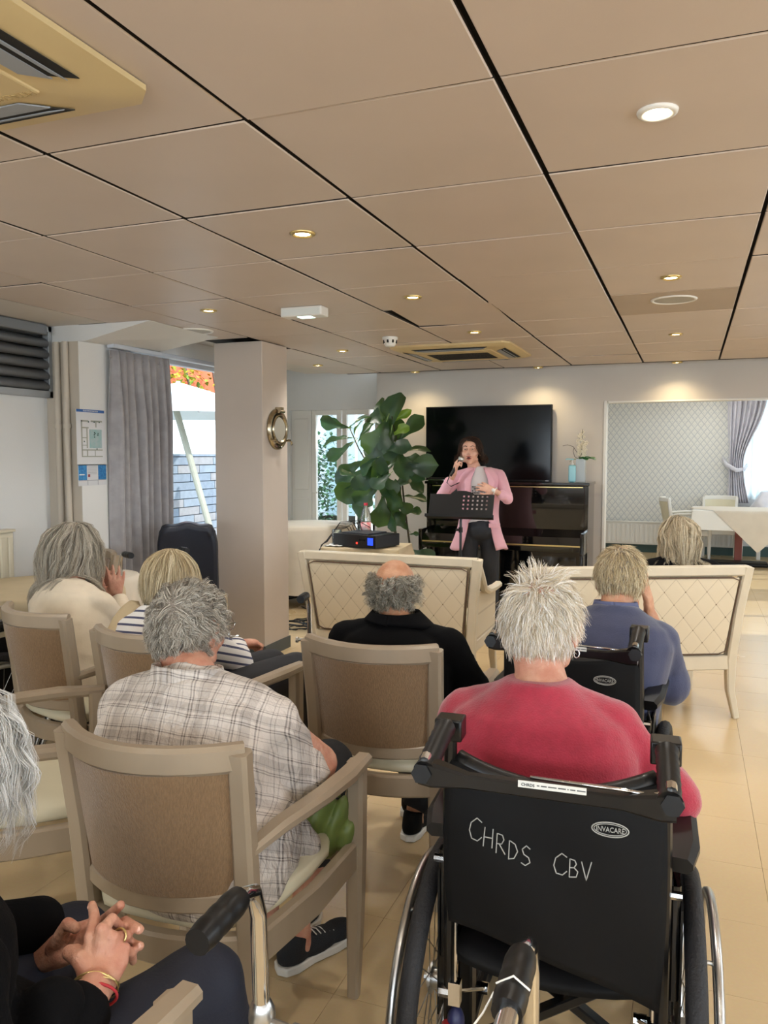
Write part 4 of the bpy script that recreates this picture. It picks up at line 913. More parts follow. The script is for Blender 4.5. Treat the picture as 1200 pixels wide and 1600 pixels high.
curtain('curtain', 'grey velvet floor-length curtain beside the patio door', [(-3.40, 4.10), (-3.37, 4.50), (-3.37, 4.64), (-3.43, 4.69)], .03, 2.065, 9, .032, M['curt'])
c2_ = curtain('curtain', 'silver-grey curtain tied back beside the dining room window', [(.46, YW-.10), (.98, YW-.10)], .75, 2.44, 8, .035, M['curt2'], tie=(1.30, .12, .36))
MB().tube([(.42, YW-.05, 1.36), (.47, YW-.16, 1.28), (.60, YW-.17, 1.20), (.70, YW-.10, 1.22), (.74, YW-.03, 1.28)], [(.012, .03)]*5, 8).build('tie_back', M['curt2'], c2_, smooth=True)
M['sheer'] = bpy.data.materials.new('sheer_voile'); M['sheer'].use_nodes = True; kt = M['sheer'].node_tree; kt.nodes.clear()
_o = kt.nodes.new('ShaderNodeOutputMaterial'); _x = kt.nodes.new('ShaderNodeMixShader'); _tr = kt.nodes.new('ShaderNodeBsdfTransparent'); _tl = kt.nodes.new('ShaderNodeBsdfTranslucent'); _tl.inputs[0].default_value = (.85, .92, .95, 1)
_x.inputs[0].default_value = .55; kt.links.new(_tr.outputs[0], _x.inputs[1]); kt.links.new(_tl.outputs[0], _x.inputs[2]); kt.links.new(_x.outputs[0], _o.inputs[0])
curtain('sheer_curtain', 'white sheer curtain over the bright dining room window', [(.72, YW-.04), (2.7, YW-.04)], .80, 2.42, 22, .018, M['sheer'])
# ------------------------------------------------------------------ dining room furniture
t = thing('dining_table', 'white-legged dining table in the far right room', 'table', (.78, 10.95, 0))
MB().bx(-.74, .74, -.42, .42, .71, .735).build('tabletop', M['white'], t)
for sx in (-1, 1):
    for sy in (-1, 1): MB().beam([(sx*.66, sy*.36, 0), (sx*.66, sy*.36, .71)], .05, .05, up=(0, 1, 0), scale=[.7, 1]).build('leg', M['white'], t)
def rcloth(hx, hy, ox, oy, top, dmax, dang=0.):
    def fn(u, v):
        x = ox*(-1+2*u); y = oy*(-1+2*v)
        if dang: x, y = (x-y)*.7071, (x+y)*.7071
        ex = max(0, abs(x)-hx); ey = max(0, abs(y)-hy); d = min(dmax, max(ex, ey)); cx = math.copysign(min(abs(x), hx+.03*ex), x); cy = math.copysign(min(abs(y), hy+.03*ey), y)
        return (cx, cy, top-d)
    return fn
o = tag(MB().grid(rcloth(.745, .425, .745+.24, .425+.24, .7375, .4), 60, 40).build('tablecloth', M['cloth_white'], None, smooth=50), 'white square-cut cloth on the dining table', 'tablecloth'); o.location = (.78, 10.95, 0)
ov = MB(); sq = .40
for (sx, sy) in ((0, -1),):
    pass
def overlay(u, v):   # a smaller beige square laid diagonally, its corner hanging down the front
    a, b_ = -.66+1.32*u, -.66+1.32*v; x, y = (a-b_)*.7071, (a+b_)*.7071; ey = max(0, abs(y)-.43); ex = max(0, abs(x)-.75)
    return (math.copysign(min(abs(x), .752+.02*ex), x), math.copysign(min(abs(y), .436+.03*ey), y), .741-max(ex, ey))
o = tag(MB().grid(overlay, 60, 60).build('table_overlay', M['cloth_pale'], None, smooth=50), 'beige overlay cloth hanging in a point off the dining table', 'tablecloth'); o.location = (.78, 10.95, 0)
wh_ = chair(.40, 11.75, 180, 'white armchair with cream back behind the dining table', 'white', 'vinyl', 'white dining chairs')
w2_ = cp(wh_); w2_['label'] = 'white armchair seen edge-on left of the dining table'; w2_.location = (-.02, 11.45, 0); w2_.rotation_euler.z = math.radians(-80)
t = thing('side_table', 'second dining table hidden under a draped grey cloth', 'table', (1.15, 11.85, 0))
MB().bx(-.3, .3, -.2, .2, .80, .82).build('tabletop', M['white'], t)
for sx in (-1, 1): MB().beam([(sx*.26, 0, 0), (sx*.26, 0, .8)], .05, .05, up=(0, 1, 0)).build('leg', M['white'], t)
def drape(u, v):
    x = -.46+.92*u; y = -.36+.72*v; d = max(0, abs(x)-.24, abs(y)-.16); f = .02*math.sin(22*x+9*y)*min(1, d*8)
    return (x*(1-.45*min(1, d*1.2))+f, y*(1-.35*min(1, d))+f, .90+.04*math.cos(4*x)-.06*(x > 9)-d*1.3)
o = tag(MB().grid(drape, 50, 36).build('draped_cloth', M['curt2'], None, smooth=True), 'grey cloth draped in folds before the dining room window', 'cloth'); o.location = (1.15, 11.85, 0)
t = thing('red_post', 'short dull red post standing under the dining table', 'post', (.62, 11.5, 0)); MB().bx(-.045, .045, -.045, .045, 0, .66).build('post', mat('dull_red', '9c5a52', .6), t, bevel=.004)
MB().bx(-.07, .07, -.07, .07, 0, .012).build('base', M['alu'], t)
t = thing('floor_mat', 'long black base lying on the floor under the dining table', 'mat', (.65, 11.15, 0)); MB().bx(-.55, .30, -.14, .14, 0, .05).build('base', M['black'], t, bevel=.015)
t = thing('smoke_alarm', 'white ceiling alarm at the top of the dining room opening', 'alarm', (-.62, 10.2, 2.45)); MB().lathe([(.07, 0), (.07, -.03), (.05, -.06), (.0, -.07)], n=20).build('housing', M['white'], t, smooth=True)
# ------------------------------------------------------------------ fiddle-leaf fig
t = thing('fig_plant', 'tall fiddle-leaf fig with broad dark leaves beside the television', 'plant', (-2.45, 6.62, 0))
lm = mat('fig_leaf', '1c3325', .36, col2='2b4a33', vs=7, spec=.5); lm2 = mat('fig_leaf_young', '6f8f2c', .35, col2='86a33a', vs=7)
for m_ in (lm, lm2):
    k = NT(m_); tr_ = k.n('ShaderNodeBsdfTranslucent'); tr_.inputs[0].default_value = (*lin('7fae3c'), 1); mx_ = k.n('ShaderNodeMixShader'); mx_.inputs[0].default_value = .22
    out = [x for x in k.t.nodes if x.type == 'OUTPUT_MATERIAL'][0]; k.l(k.b.outputs[0], mx_.inputs[1]); k.l(tr_.outputs[0], mx_.inputs[2]); k.l(mx_.outputs[0], out.inputs[0])
MB().lathe([(.11, 0), (.15, .03), (.17, .34), (.155, .34), (.14, .30), (.001, .30)], n=28).build('pot', mat('grey_pot', '6c6c6a', .6), t, smooth=40)
MB().lathe([(.145, .305), (.07, .315), (.001, .315)], n=20).build('soil', mat('soil', '2c211a', .95, bump=.8, bs=80), t)
lm3 = mat('fig_midrib', '7d9a5a', .5)
lv_mesh = []
for k in range(5):
    b = MB(); L_, W_ = .30, .070; nn = 10; cu = (.25, .45, .1, .6, .35)[k]; tw = (.2, -.2, .35, -.1, 0)[k]; vs = []; fs = []
    for i in range(nn+1):
        s = i/nn; wd = W_*(.12+.55*math.sin(PI*min(1, s*1.25)*.5)**1.2*(1-.25*math.exp(-((s-.42)/.12)**2))+.45*math.exp(-((s-.72)/.22)**2))*(1 if s < .93 else .55 if s < .99 else .12)*1.15*(1+.13*math.sin(9*s+2*k)*math.cos(4*s+k))
        for j in range(5):
            q = -1+j/2; y = L_*s; z = -cu*L_*s*s+abs(q)*wd*.35+.008*math.sin(14*s+3*q+k)*abs(q); x = q*wd+tw*L_*s*s*.4; vs.append((x, y, z))
    for i in range(nn):
        for j in range(4): fs.append((i*5+j, i*5+j+1, (i+1)*5+j+1, (i+1)*5+j))
    b.add(vs, fs); nf = len(b.f); b.tube([(0, -.05, .001), (0, .0, .0), (tw*L_*.25*.4, L_*.5, -cu*L_*.25-.002), (tw*L_*.4*.9, L_*.95, -cu*L_*.9-.002)], [.003, .0035, .003, .001], 5)
    me = b.mesh('leaf'); me.materials.append(lm); me.materials.append(lm3); me.polygons.foreach_set('material_index', [0]*nf+[1]*(len(me.polygons)-nf)); me.polygons.foreach_set('use_smooth', [True]*len(me.polygons)); lv_mesh.append(me)
def leaf(px, py, ax, ay, Y, dY, size, k, young=False, roll=0.):
    """leaf from its stalk point (px,py at depth Y) towards the tip (ax,ay at depth Y+dY)"""
    p = atY(px, py, Y); q = atY(ax, ay, Y+dY); d = (q-p); L_ = d.length; d.normalize()
    rt = d.cross(Vector((0, -.9, .45))).normalized(); up = rt.cross(d); R = Matrix((rt, d, up)).transposed() @ Matrix.Rotation(roll, 3, 'Y')
    me = lv_mesh[k % 5]
    if young:
        me = me.copy(); me.materials[0] = lm2
    o = bpy.data.objects.new('leaf', me); C.objects.link(o); o.parent = t
    o.location = p-Vector(t.location); o.rotation_euler = R.to_euler(); s = L_/.30; o.scale = (s*size, s, s)
LV = [(606, 690, 613, 612, 6.6, 0, 1.0, 2), (600, 668, 574, 638, 6.5, .05, 1.2, 1), (606, 672, 585, 625, 6.7, 0, 1., 0), (612, 660, 640, 640, 6.62, 0, .7, 0, 1), (612, 682, 636, 662, 6.55, 0, 1.0, 2, 1),
      (622, 690, 652, 655, 6.6, -.05, .9, 3), (545, 668, 496, 660, 6.6, -.05, .8, 0), (548, 670, 507, 653, 6.65, -.05, .5, 4), (550, 684, 502, 680, 6.55, -.05, .75, 1), (553, 690, 514, 722, 6.5, -.1, 1.0, 2),
      (546, 668, 570, 643, 6.55, 0, .7, 4), (560, 690, 578, 655, 6.7, 0, .7, 0), (570, 655, 546, 670, 6.5, -.05, .6, 1), (605, 655, 586, 708, 6.45, -.15, 1.5, 0), (612, 672, 606, 722, 6.5, -.1, 1.3, 2),
      (595, 690, 580, 735, 6.4, -.15, 1.5, 3), (622, 700, 618, 650, 6.6, 0, 1.2, 1), (630, 712, 600, 690, 6.6, -.1, 1.3, 0), (618, 698, 640, 740, 6.5, -.12, 1.1, 4), (626, 708, 660, 688, 6.6, .0, .8, 3),
      (622, 720, 656, 712, 6.55, -.05, 1.1, 0), (570, 720, 524, 742, 6.5, -.1, 1.1, 1), (575, 735, 526, 760, 6.45, -.1, 1.3, 2), (575, 745, 530, 785, 6.4, -.1, 1.2, 0), (580, 728, 560, 760, 6.35, -.15, 1.5, 3),
      (590, 735, 612, 765, 6.4, -.1, 1.4, 1), (600, 730, 620, 705, 6.5, 0, 1.4, 0), (585, 752, 548, 800, 6.35, -.1, 1.3, 4), (590, 758, 562, 792, 6.3, -.1, 1.4, 2), (595, 758, 620, 790, 6.4, -.1, 1.4, 0),
      (598, 775, 598, 815, 6.35, -.1, 1.6, 3), (612, 765, 636, 742, 6.5, 0, 1.3, 1), (606, 790, 618, 826, 6.4, -.1, 1.1, 2), (620, 722, 594, 742, 6.45, -.1, 1.4, 2), (626, 730, 666, 728, 6.5, -.1, 1.2, 3, 0),
      (626, 735, 660, 742, 6.5, -.05, 1.0, 4), (628, 748, 664, 760, 6.6, .0, 1.2, 0), (628, 752, 604, 772, 6.6, -.1, 1.3, 1), (630, 775, 668, 778, 6.6, 0, 1.0, 2), (632, 790, 612, 760, 6.6, -.1, .8, 3),
      (634, 800, 655, 796, 6.6, 0, 1.3, 1), (634, 808, 612, 800, 6.6, -.1, 1.0, 4), (638, 828, 616, 806, 6.6, -.1, 1.3, 0), (640, 835, 654, 832, 6.6, 0, .9, 2), (640, 862, 618, 850, 6.5, -.1, 1.2, 1),
      (640, 860, 668, 868, 6.5, -.1, 1.1, 3, 0), (560, 745, 540, 735, 6.4, -.2, 1.3, 0), (605, 710, 570, 700, 6.5, -.1, 1.1, 4), (612, 640, 626, 618, 6.65, .05, 1.1, 0), (568, 760, 545, 775, 6.6, .0, 1.2, 2), (600, 705, 625, 690, 6.4, -.1, 1.2, 3), (590, 715, 560, 730, 6.35, -.1, 1.4, 1),
      (575, 775, 548, 768, 6.5, 0, 1.2, 0), (610, 740, 585, 765, 6.3, -.1, 1.3, 2), (615, 780, 640, 800, 6.45, 0, 1.1, 1)]
for a in LV: leaf(*a[:8], young=len(a) > 8 and a[8] == 1, roll=rnd.uniform(-.9, .9))
sp_ = MB(); base = Vector(t.location)
def stem(pts, r0, r1):
    P = [Vector((-2.45, 6.62, .30))]+[atY(x, y, Y) for x, y, Y in pts]; P = [p-base for p in P]; sp_.tube([tuple(p) for p in P], [r0+(r1-r0)*i/(len(P)-1) for i in range(len(P))], 8)
stem([(645, 880, 6.6), (640, 850, 6.6), (632, 790, 6.6), (626, 730, 6.6), (620, 690, 6.6), (612, 650, 6.6)], .012, .005)
stem([(630, 875, 6.58), (618, 830, 6.5), (600, 780, 6.45), (580, 735, 6.5), (560, 700, 6.55), (546, 668, 6.6)], .010, .005)
stem([(632, 870, 6.6), (612, 820, 6.55), (606, 760, 6.5), (604, 700, 6.55), (606, 655, 6.6)], .010, .005)
sp_.build('stem', mat('fig_bark', '4a4434', .8), t, smooth=True)
# ------------------------------------------------------------------ music stand
t = thing('music_stand', 'black folding music stand in front of the singer', 'music stand', (-1.645, 5.95, 0), .02)
R = Matrix.Rotation(-.38, 4, 'X'); R.translation = Vector((0, 0, 1.02)); dk = MB(); dW, dH = .255, .10
# desk: plate with real holes on its right half
cells = []
for i in range(14):
    for j in range(6):
        x0, x1 = -dW+2*dW*i/14, -dW+2*dW*(i+1)/14; z0, z1 = -dH+2*dH*j/6, -dH+2*dH*(j+1)/6; s = 1-.12*(z0+dH)/(2*dH)*0
        hole = i >= 7 and 2 <= j <= 5 and i < 13
        if not hole: dk.add([R @ Vector((x0, 0, z0)), R @ Vector((x1, 0, z0)), R @ Vector((x1, 0, z1)), R @ Vector((x0, 0, z1))], [(0, 1, 2, 3)])
        else:
            a = .28; p = [(x0, z0), (x1, z0), (x1, z1), (x0, z1)]; cx, cz = (x0+x1)/2, (z0+z1)/2; q = [(cx+(x-cx)*a*1.4, cz+(z-cz)*a*1.6) for x, z in p]
            dk.add([R @ Vector((x, 0, z)) for x, z in p+q], [(0, 1, 5, 4), (1, 2, 6, 5), (2, 3, 7, 6), (3, 0, 4, 7)])
dk.build('desk', M['black'], t, thick=.003)
MB().add([R @ Vector(p) for p in [(-.09, 0, dH), (.10, 0, dH), (.07, 0, dH+.018), (.03, 0, dH+.028), (-.03, 0, dH+.028), (-.06, 0, dH+.018)]], [tuple(range(6))]).build('desk_crest', M['black'], t, thick=.003)
lp = MB(); lp.add([R @ Vector(p) for p in [(-dW, 0, -dH), (dW+.01, 0, -dH), (dW+.02, -.055, -dH), (-dW-.01, -.055, -dH), (dW+.02, -.058, -dH+.02), (-dW-.01, -.058, -dH+.02)]], [(0, 1, 2, 3), (3, 2, 4, 5)]); lp.build('ledge', M['black'], t, thick=.003)
MB().tube([(0, .02, 1.0), (0, .0, .9), (0, 0, .25)], .010, 10).tube([(0, 0, .82), (0, 0, .86)], .017, 10).tube([(0, 0, .60), (0, 0, .34)], .013, 10).build('pole', M['blackgloss'], t, smooth=40)
MB().tube([(0, 0, .84), (-.035, -.01, .84)], .010, 8).build('clamp_knob', M['black'], t)
for k in range(3):
    a = k*2.094+.5; MB().tube([(0, 0, .38), (.13*math.cos(a), .13*math.sin(a), .17), (.30*math.cos(a), .30*math.sin(a), .008)], .007, 8).build('leg', M['blackgloss'], t, smooth=40)
# ------------------------------------------------------------------ outside, beyond the patio door
struct(MB().bx(-40, -3.86, -8, 40, -.3, -.02).bx(-40, 40, 12.6, 40, -.3, -.02).bx(4.3, 40, -8, 40, -.3, -.02).bx(-40, 40, -40, -3.2, -.3, -.02).build('ground', mat('terrace_paving', 'a9a69c', .8, var=.08, vs=1.5)))
t = thing('garden_fence', 'grey-blue weathered slat fence outside the patio door', 'fence', (-7.0, 0, 0)); fw = [mat('weathered_board_%d' % i, c_, .8, var=.08, vs=9) for i, c_ in enumerate(('868f9c', '7d8796', '918f93'))]
for j in range(11):
    y = 6.6-rnd.random()*.5
    while y < 14:
        L_ = rnd.uniform(.45, .62); z = .02+.125*j
        MB().bx(-.02-rnd.random()*.008, .0, y, y+L_-.012, z, z+.112).build('board', fw[rnd.randrange(3)], t); y += L_
MB().bx(-.06, -.03, 6.5, 14.2, 0, 1.40).build('backing', mat('fence_backing_board', '5d6470', .9), t); MB().bx(-.05, .01, 6.5, 14.2, 1.395, 1.43).build('cap', fw[1], t)  # plain backing in a darker grey behind the slats
struct(MB().bx(-8.1, -7.95, 5.5, 18, 0, 2.28).build('wall_garden', mat('white_render', 'dfe4e6', .8)))
struct(MB().bx(-9.6, -9.4, 4, 19, 0, 5.).build('wall_neighbour', mat('orange_render', 'd8603a', .8, var=.05, vs=2)))
ivy = thing('ivy_hedge', 'yellow-green climbing foliage over the orange wall outside', 'hedge', (-8.9, 11, 2.3)); im = [mat('ivy_leaf_%d' % i, c_, .5) for i, c_ in enumerate(('a9a82e', '7f9a34', 'c9b53a', '5f8436'))]
for q in range(4):
    b = MB()
    for k in range(420):
        y, z = rnd.uniform(-2.6, 3.4), abs(rnd.gauss(0, .55))
        if rnd.random() < .5: z = .1+rnd.random()*.25
        if abs(math.sin(y*1.7)) < .35: z = rnd.random()*1.4
        leafgeo(b, (rnd.uniform(-.25, .25), y, z), (rnd.uniform(-.3, .9), rnd.uniform(-1, 1), rnd.uniform(-.6, .8)), (0, .1, 1), .10, .045, .4, 2)
    o = b.build('foliage', im[q], ivy); o['kind'] = 'stuff'
br = MB()
for k in range(7): y = -2.4+.85*k; br.tube([(0, y, -2.3), (.05, y+.1, .2), (0, y+.3*math.sin(k), 1.3)], .03, 6)
br.build('trunk', mat('ivy_bark', '6e5f55', .9), ivy)
t = thing('parasol', 'white cantilever parasol on a slanting pole outside the patio door', 'parasol', (-6.3, 8.9, 0))
pc = MB(); pc.lathe([(1.35, 1.93), (.9, 2.10), (.45, 2.24), (.02, 2.36)], n=8); pc.f = [f for f in pc.f if len(f) == 4]; pc.build('canopy', mat('parasol_canvas', 'e9eef0', .8), t, thick=.006)
for k in range(8): a = k*PI/4; MB().tube([(1.34*math.cos(a), 1.34*math.sin(a), 1.915), (.05*math.cos(a), .05*math.sin(a), 2.33)], .010, 6).build('rib', M['alu'], t)
p0, p1 = atX(283, 668, -6.0)-Vector(t.location), atX(331, 835, -5.6)-Vector(t.location); d_ = (p1-p0); p2 = p0+d_*((0-p0.z)/d_.z)
MB().beam([tuple(p0-d_*.25), tuple(p0), tuple(p1), tuple(p2)], .10, .05, up=(1, 0, 0), ch=.3).build('pole', mat('ivory_pole', '9f9d8e', .5), t, smooth=35)
MB().beam([tuple(p0-d_*.25), (0, 0, 2.36)], .06, .05).build('arm', M['alu'], t); MB().lathe([(.35, 0), (.35, .06), (.05, .09)], (p2.x, p2.y, 0), 20).build('base', M['alu'], t)
# shrubs seen through the far window
for i, (x, y, s, lb) in enumerate(((-6.3, 12.9, 1., 'dark green shrub seen through the left pane of the far window'), (-4.3, 12.6, .8, 'green bush behind the fig, outside the far glazing'))):
    t = thing('garden_shrub', lb, 'shrub', (x, y, 0)); b = MB()
    for k in range(1500):
        v = Vector((rnd.gauss(0, .28), rnd.gauss(0, .24), abs(rnd.gauss(.75, .38)))); leafgeo(b, v*s*1.2, (rnd.uniform(-1, 1), rnd.uniform(-1, 1), rnd.uniform(-.4, 1)), (0, .1, 1), .10, .035, .3, 2)
    o = b.build('foliage', mat('shrub_leaf_%d' % i, '3f6a45', .5, var=.3, vs=6), t); o['kind'] = 'stuff'
    MB().tube([(0, 0, 0), (.02, 0, .9*s)], .03, 8).build('trunk', mat('shrub_bark', '5a4c40', .9), t)
t = thing('terrace_railing', 'white barred railing outside the far glazing', 'railing', (-3.9, 10.6, 0))
for z in (.08, .75, 2.05, 2.35): MB().bx(-.6, 1.4, -.02, .02, z, z+.04).build('rail', M['white'], t)
for k in range(17): MB().bx(-.6+.12*k, -.578+.12*k, -.012, .012, .0, 2.35).build('baluster', M['white'], t)
struct(MB().bx(-9.4, 9, 17, 17.2, 0, 3.4).build('wall_garden_far', mat('pale_blue_render', 'b9cfd4', .8)))
# ------------------------------------------------------------------ people: builders
def V(*a): return Vector(a[0] if len(a) == 1 else a)
def fbm(p, s): return mnoise.noise(Vector((p[0]*s, p[1]*s, p[2]*s)))
def blob(mb, name, m, parent, vox=.006, it=4, disp=None, fac=.5, push=None):
    """fuse the collected solids into ONE continuous skin, smooth it, optionally add folds"""
    me = mb.mesh(name); o = bpy.data.objects.new(name, me); C.objects.link(o)
    r = o.modifiers.new('r', 'REMESH'); r.mode = 'VOXEL'; r.voxel_size = vox
    q = o.modifiers.new('s', 'SMOOTH'); q.factor = fac; q.iterations = it
    dg = bpy.context.evaluated_depsgraph_get(); dg.update()
    m2 = bpy.data.meshes.new_from_object(o.evaluated_get(dg)); bpy.data.objects.remove(o); bpy.data.meshes.remove(me); m2.name = name
    if disp:
        n = len(m2.vertices); co = np.empty(n*3); m2.vertices.foreach_get('co', co); no = np.empty(n*3); m2.vertices.foreach_get('normal', no)
        co = co.reshape(-1, 3); no = no.reshape(-1, 3); d = np.array([disp(c) for c in co]); co += no*d[:, None]; m2.vertices.foreach_set('co', co.ravel())
    m2.polygons.foreach_set('use_smooth', [True]*len(m2.polygons)); m2.materials.clear(); m2.materials.append(m); m2.update()
    o = bpy.data.objects.new(name, m2); C.objects.link(o); o.parent = parent; return o
def folds(amp, sx=7., sz=18., seed=0., warp=.25):
    def f(p):
        w_ = warp*mnoise.noise(Vector((p[0]*4+seed, p[1]*4, p[2]*4)))
        a = mnoise.noise(Vector((p[0]*sx+seed+w_*4, p[1]*sx, p[2]*sz+6*w_))); b = mnoise.noise(Vector((p[0]*sx*2.3+seed, p[1]*sx*2.3+w_*6, p[2]*sz*1.6)))
        return amp*((1-2*abs(a))*.8+.35*b)
    return f
def limb(mb, pts, rs, n=14):
    """tapering limb through the joints, rounded at every joint"""
    P = [V(p) for p in pts]; mb.tube([tuple(p) for p in P], list(rs), n)
    for p, r in zip(P, rs):
        r_ = r if isinstance(r, (int, float)) else (r[0]+r[1])/2; mb.ell(tuple(p), r_*1.0, 12, 8)
def torso(mb, pel, neck, side, secs, bow=.02, back=None):
    """elliptical sections from pelvis to neck base; side = unit vector to the right of the body"""
    pel, neck, side = V(pel), V(neck), V(side); ax = neck-pel; bk = ax.cross(side).normalized()   # points forward/back
    vs = []; n = 24
    for t, rx, ry in secs:
        c = pel+ax*t+bk*(bow*math.sin(PI*min(1, t)))
        for i in range(n):
            a = 2*PI*i/n; ca, sa = math.cos(a), math.sin(a); k = (abs(ca)**2.6+abs(sa)**2.6)**(-1/2.6)
            vs.append(c+side*(rx*ca*k)+bk*(ry*sa*k))
    fs = [(j*n+i, j*n+(i+1) % n, (j+1)*n+(i+1) % n, (j+1)*n+i) for j in range(len(secs)-1) for i in range(n)]
    fs.append(tuple(range(n))); fs.append(tuple((len(secs)-1)*n+i for i in reversed(range(n)))); mb.add(vs, fs)
def frame(fwd, up=(0, 0, 1), tilt=0.):
    f = V(fwd).normalized(); r = f.cross(V(up)).normalized(); u = r.cross(f); R = Matrix((r, f, u)).transposed()
    return R @ Matrix.Rotation(tilt, 3, 'X')
def head(mb, c, R, s=1., ears=1., jaw=1., thin=1.):
    c = V(c)
    def e(p, r, Rr=None): mb.ell(c+R @ (V(p)*s), tuple(x*s for x in r), 18, 12, R if Rr is None else R @ Rr)
    def tb(pts, rs, n=8): mb.tube([tuple(c+R @ (V(p)*s)) for p in pts], [x*s for x in rs], n)
    e((0, -.012, .024), (.075*thin, .095, .088)); e((0, .0, .0), (.070*thin, .082, .085)); e((0, .030, -.040), (.057*jaw, .064, .072)); e((0, .055, -.085), (.034*jaw, .034, .028))
    e((0, .074, -.098), (.020, .017, .016)); e((0, .072, .035), (.052, .028, .035))
    for q in (-1, 1):
        e((q*.036, .064, -.030), (.024, .022, .026)); e((q*.030, .082, .022), (.022, .012, .008)); e((q*.046*jaw, .02, -.075), (.018, .035, .022))
        if ears:
            E = Matrix.Rotation(q*-.35, 3, 'Z'); e((q*.079*thin, -.008, -.008), (.007, .017*ears, .031*ears), E)
            rim = [(q*(.082*thin+.006*(-math.cos(a))), -.010-.017*ears*math.cos(a), -.004+.030*ears*math.sin(a)) for a in [k*PI/7-.9 for k in range(10)]]
            tb(rim, [.0045]*10, 6); e((q*.078*thin, -.002, -.036), (.006, .008, .010))
    tb([(0, .088, .020), (0, .100, .0), (0, .112, -.022), (0, .108, -.034)], [.007, .008, .0115, .009], 10)
    for q in (-1, 1): e((q*.011, .100, -.030), (.007, .009, .006))
    e((0, .090, -.056), (.021, .010, .0050)); e((0, .089, -.067), (.019, .010, .0055))
def face_bits(parent, c, R, s, root, sk='skin', lips='a8605a', open_=0., brow='6b5546'):
    c = V(c)-V(root)
    def P(p): return c+R @ (V(p)*s)
    for q in (-1, 1):
        MB().ell(P((q*.030, .0835, .008)), .0102*s, 12, 8).build('eye', M['eyew'], parent, smooth=True)
        MB().ell(P((q*.030, .0905, .007)), (.0062*s, .004*s, .0062*s), 10, 6, R).build('iris', M['iris'], parent, smooth=True)
        MB().ell(P((q*.030, .0825, .0125)), (.0135*s, .0120*s, .0095*s), 14, 10).build('eyelid', M[sk], parent, smooth=True)
        MB().ell(P((q*.030, .0815, .0000)), (.0130*s, .0110*s, .0070*s), 14, 10).build('eyelid', M[sk], parent, smooth=True)
        ld = MB(); ld.tube([tuple(P((q*(.030+.014*math.cos(a)), .091-.006*abs(math.cos(a)), .008+.0075*math.sin(a)))) for a in [PI*k/6 for k in range(7)]], .0007*s, 6); ld.build('eyelash', M['iris'], parent, smooth=True)
        MB().tube([tuple(P((q*.013, .0985, .027))), tuple(P((q*.030, .0985, .032))), tuple(P((q*.046, .088, .028)))], [.0022*s, .0030*s, .0014*s], 6).build('eyebrow', mat('brow', brow, .8), parent, smooth=True)
    lp = MB(); 
    for z, r in ((-.0555+open_*.35, .0034), (-.067-open_*.5, .0040)):
        lp.tube([tuple(P((x, .0985-abs(x)*.35, z+(abs(x)*.25 if z < -.06 else -abs(x)*.05)))) for x in (-.021, -.011, 0, .011, .021)], [.0012*s, r*s, r*1.1*s, r*s, .0012*s], 8)
    lp.build('lips', mat('lips', lips, .45), parent, smooth=True)
    if open_: MB().ell(P((0, .094, -.062-open_*.1)), (.014*s, .007*s, (.004+open_*.55)*s), 12, 8, R).build('mouth', mat('mouth_dark', '2c0f10', .6), parent, smooth=True)
def hand(mb, wrist, F, N_, thumb, curl=(.5, .6, .7, .8), s=1., thumb_curl=.4, spread=.06):
    """five separate fingers; F = direction of the fingers, N_ = direction of the back of the hand, thumb = +1/-1 side"""
    w_ = V(wrist); F = V(F).normalized(); N_ = V(N_).normalized(); S_ = F.cross(N_).normalized()*thumb; N_ = (N_-F*N_.dot(F)).normalized()
    def P(a, b_, c_): return w_+S_*(a*s)+F*(b_*s)+N_*(c_*s)
    mb.sweep([tuple(P(.0, -.02, 0)), tuple(P(0, .02, 0)), tuple(P(.002, .055, .002)), tuple(P(.002, .088, 0))], [(math.cos(2*PI*i/16), math.sin(2*PI*i/16)) for i in range(16)], up=tuple(N_), scale=[(.026*s, .019*s), (.030*s, .019*s), (.038*s, .016*s), (.038*s, .013*s)])
    mb.ell(tuple(P(.022, .035, -.006)), (.020*s, .028*s, .016*s), 12, 8, Matrix((S_, F, N_)).transposed())
    for k, (x, L_, r) in enumerate(((.030, .072, .0088), (.010, .080, .0090), (-.011, .074, .0086), (-.030, .058, .0078))):
        cu = curl[k]; d = (F+S_*(spread*(1.5-k))).normalized(); p = P(x, .082 if k < 3 else .074, .0); pts = [P(x*.8, .05, .002), p]; rs = [r*1.1*s, r*1.08*s]; ang = cu*.45
        for q, fr in enumerate((.45, .30, .25)):
            dd = d*math.cos(ang)-N_*math.sin(ang); p = p+dd*(L_*fr*s); pts.append(p); rs.append(r*(1., .93, .78)[q]*s); ang += cu*(1.15, .8, .6)[q]
        limb(mb, pts, rs, 10)
        mb.ell(tuple(pts[1]+N_*(.003*s)), .0085*s, 10, 6)
    a0 = P(.020, .012, -.004); a1 = P(.046, .040, -.010-.01*thumb_curl); a2 = a1+(F*.8+S_*(.45-.8*thumb_curl)-N_*.35*thumb_curl).normalized()*(.034*s); a3 = a2+(F*.9-S_*(.7*thumb_curl-.1)-N_*.2).normalized()*(.027*s)
    limb(mb, [a0, a1, a2, a3], [.014*s, .0118*s, .0105*s, .0085*s], 10)
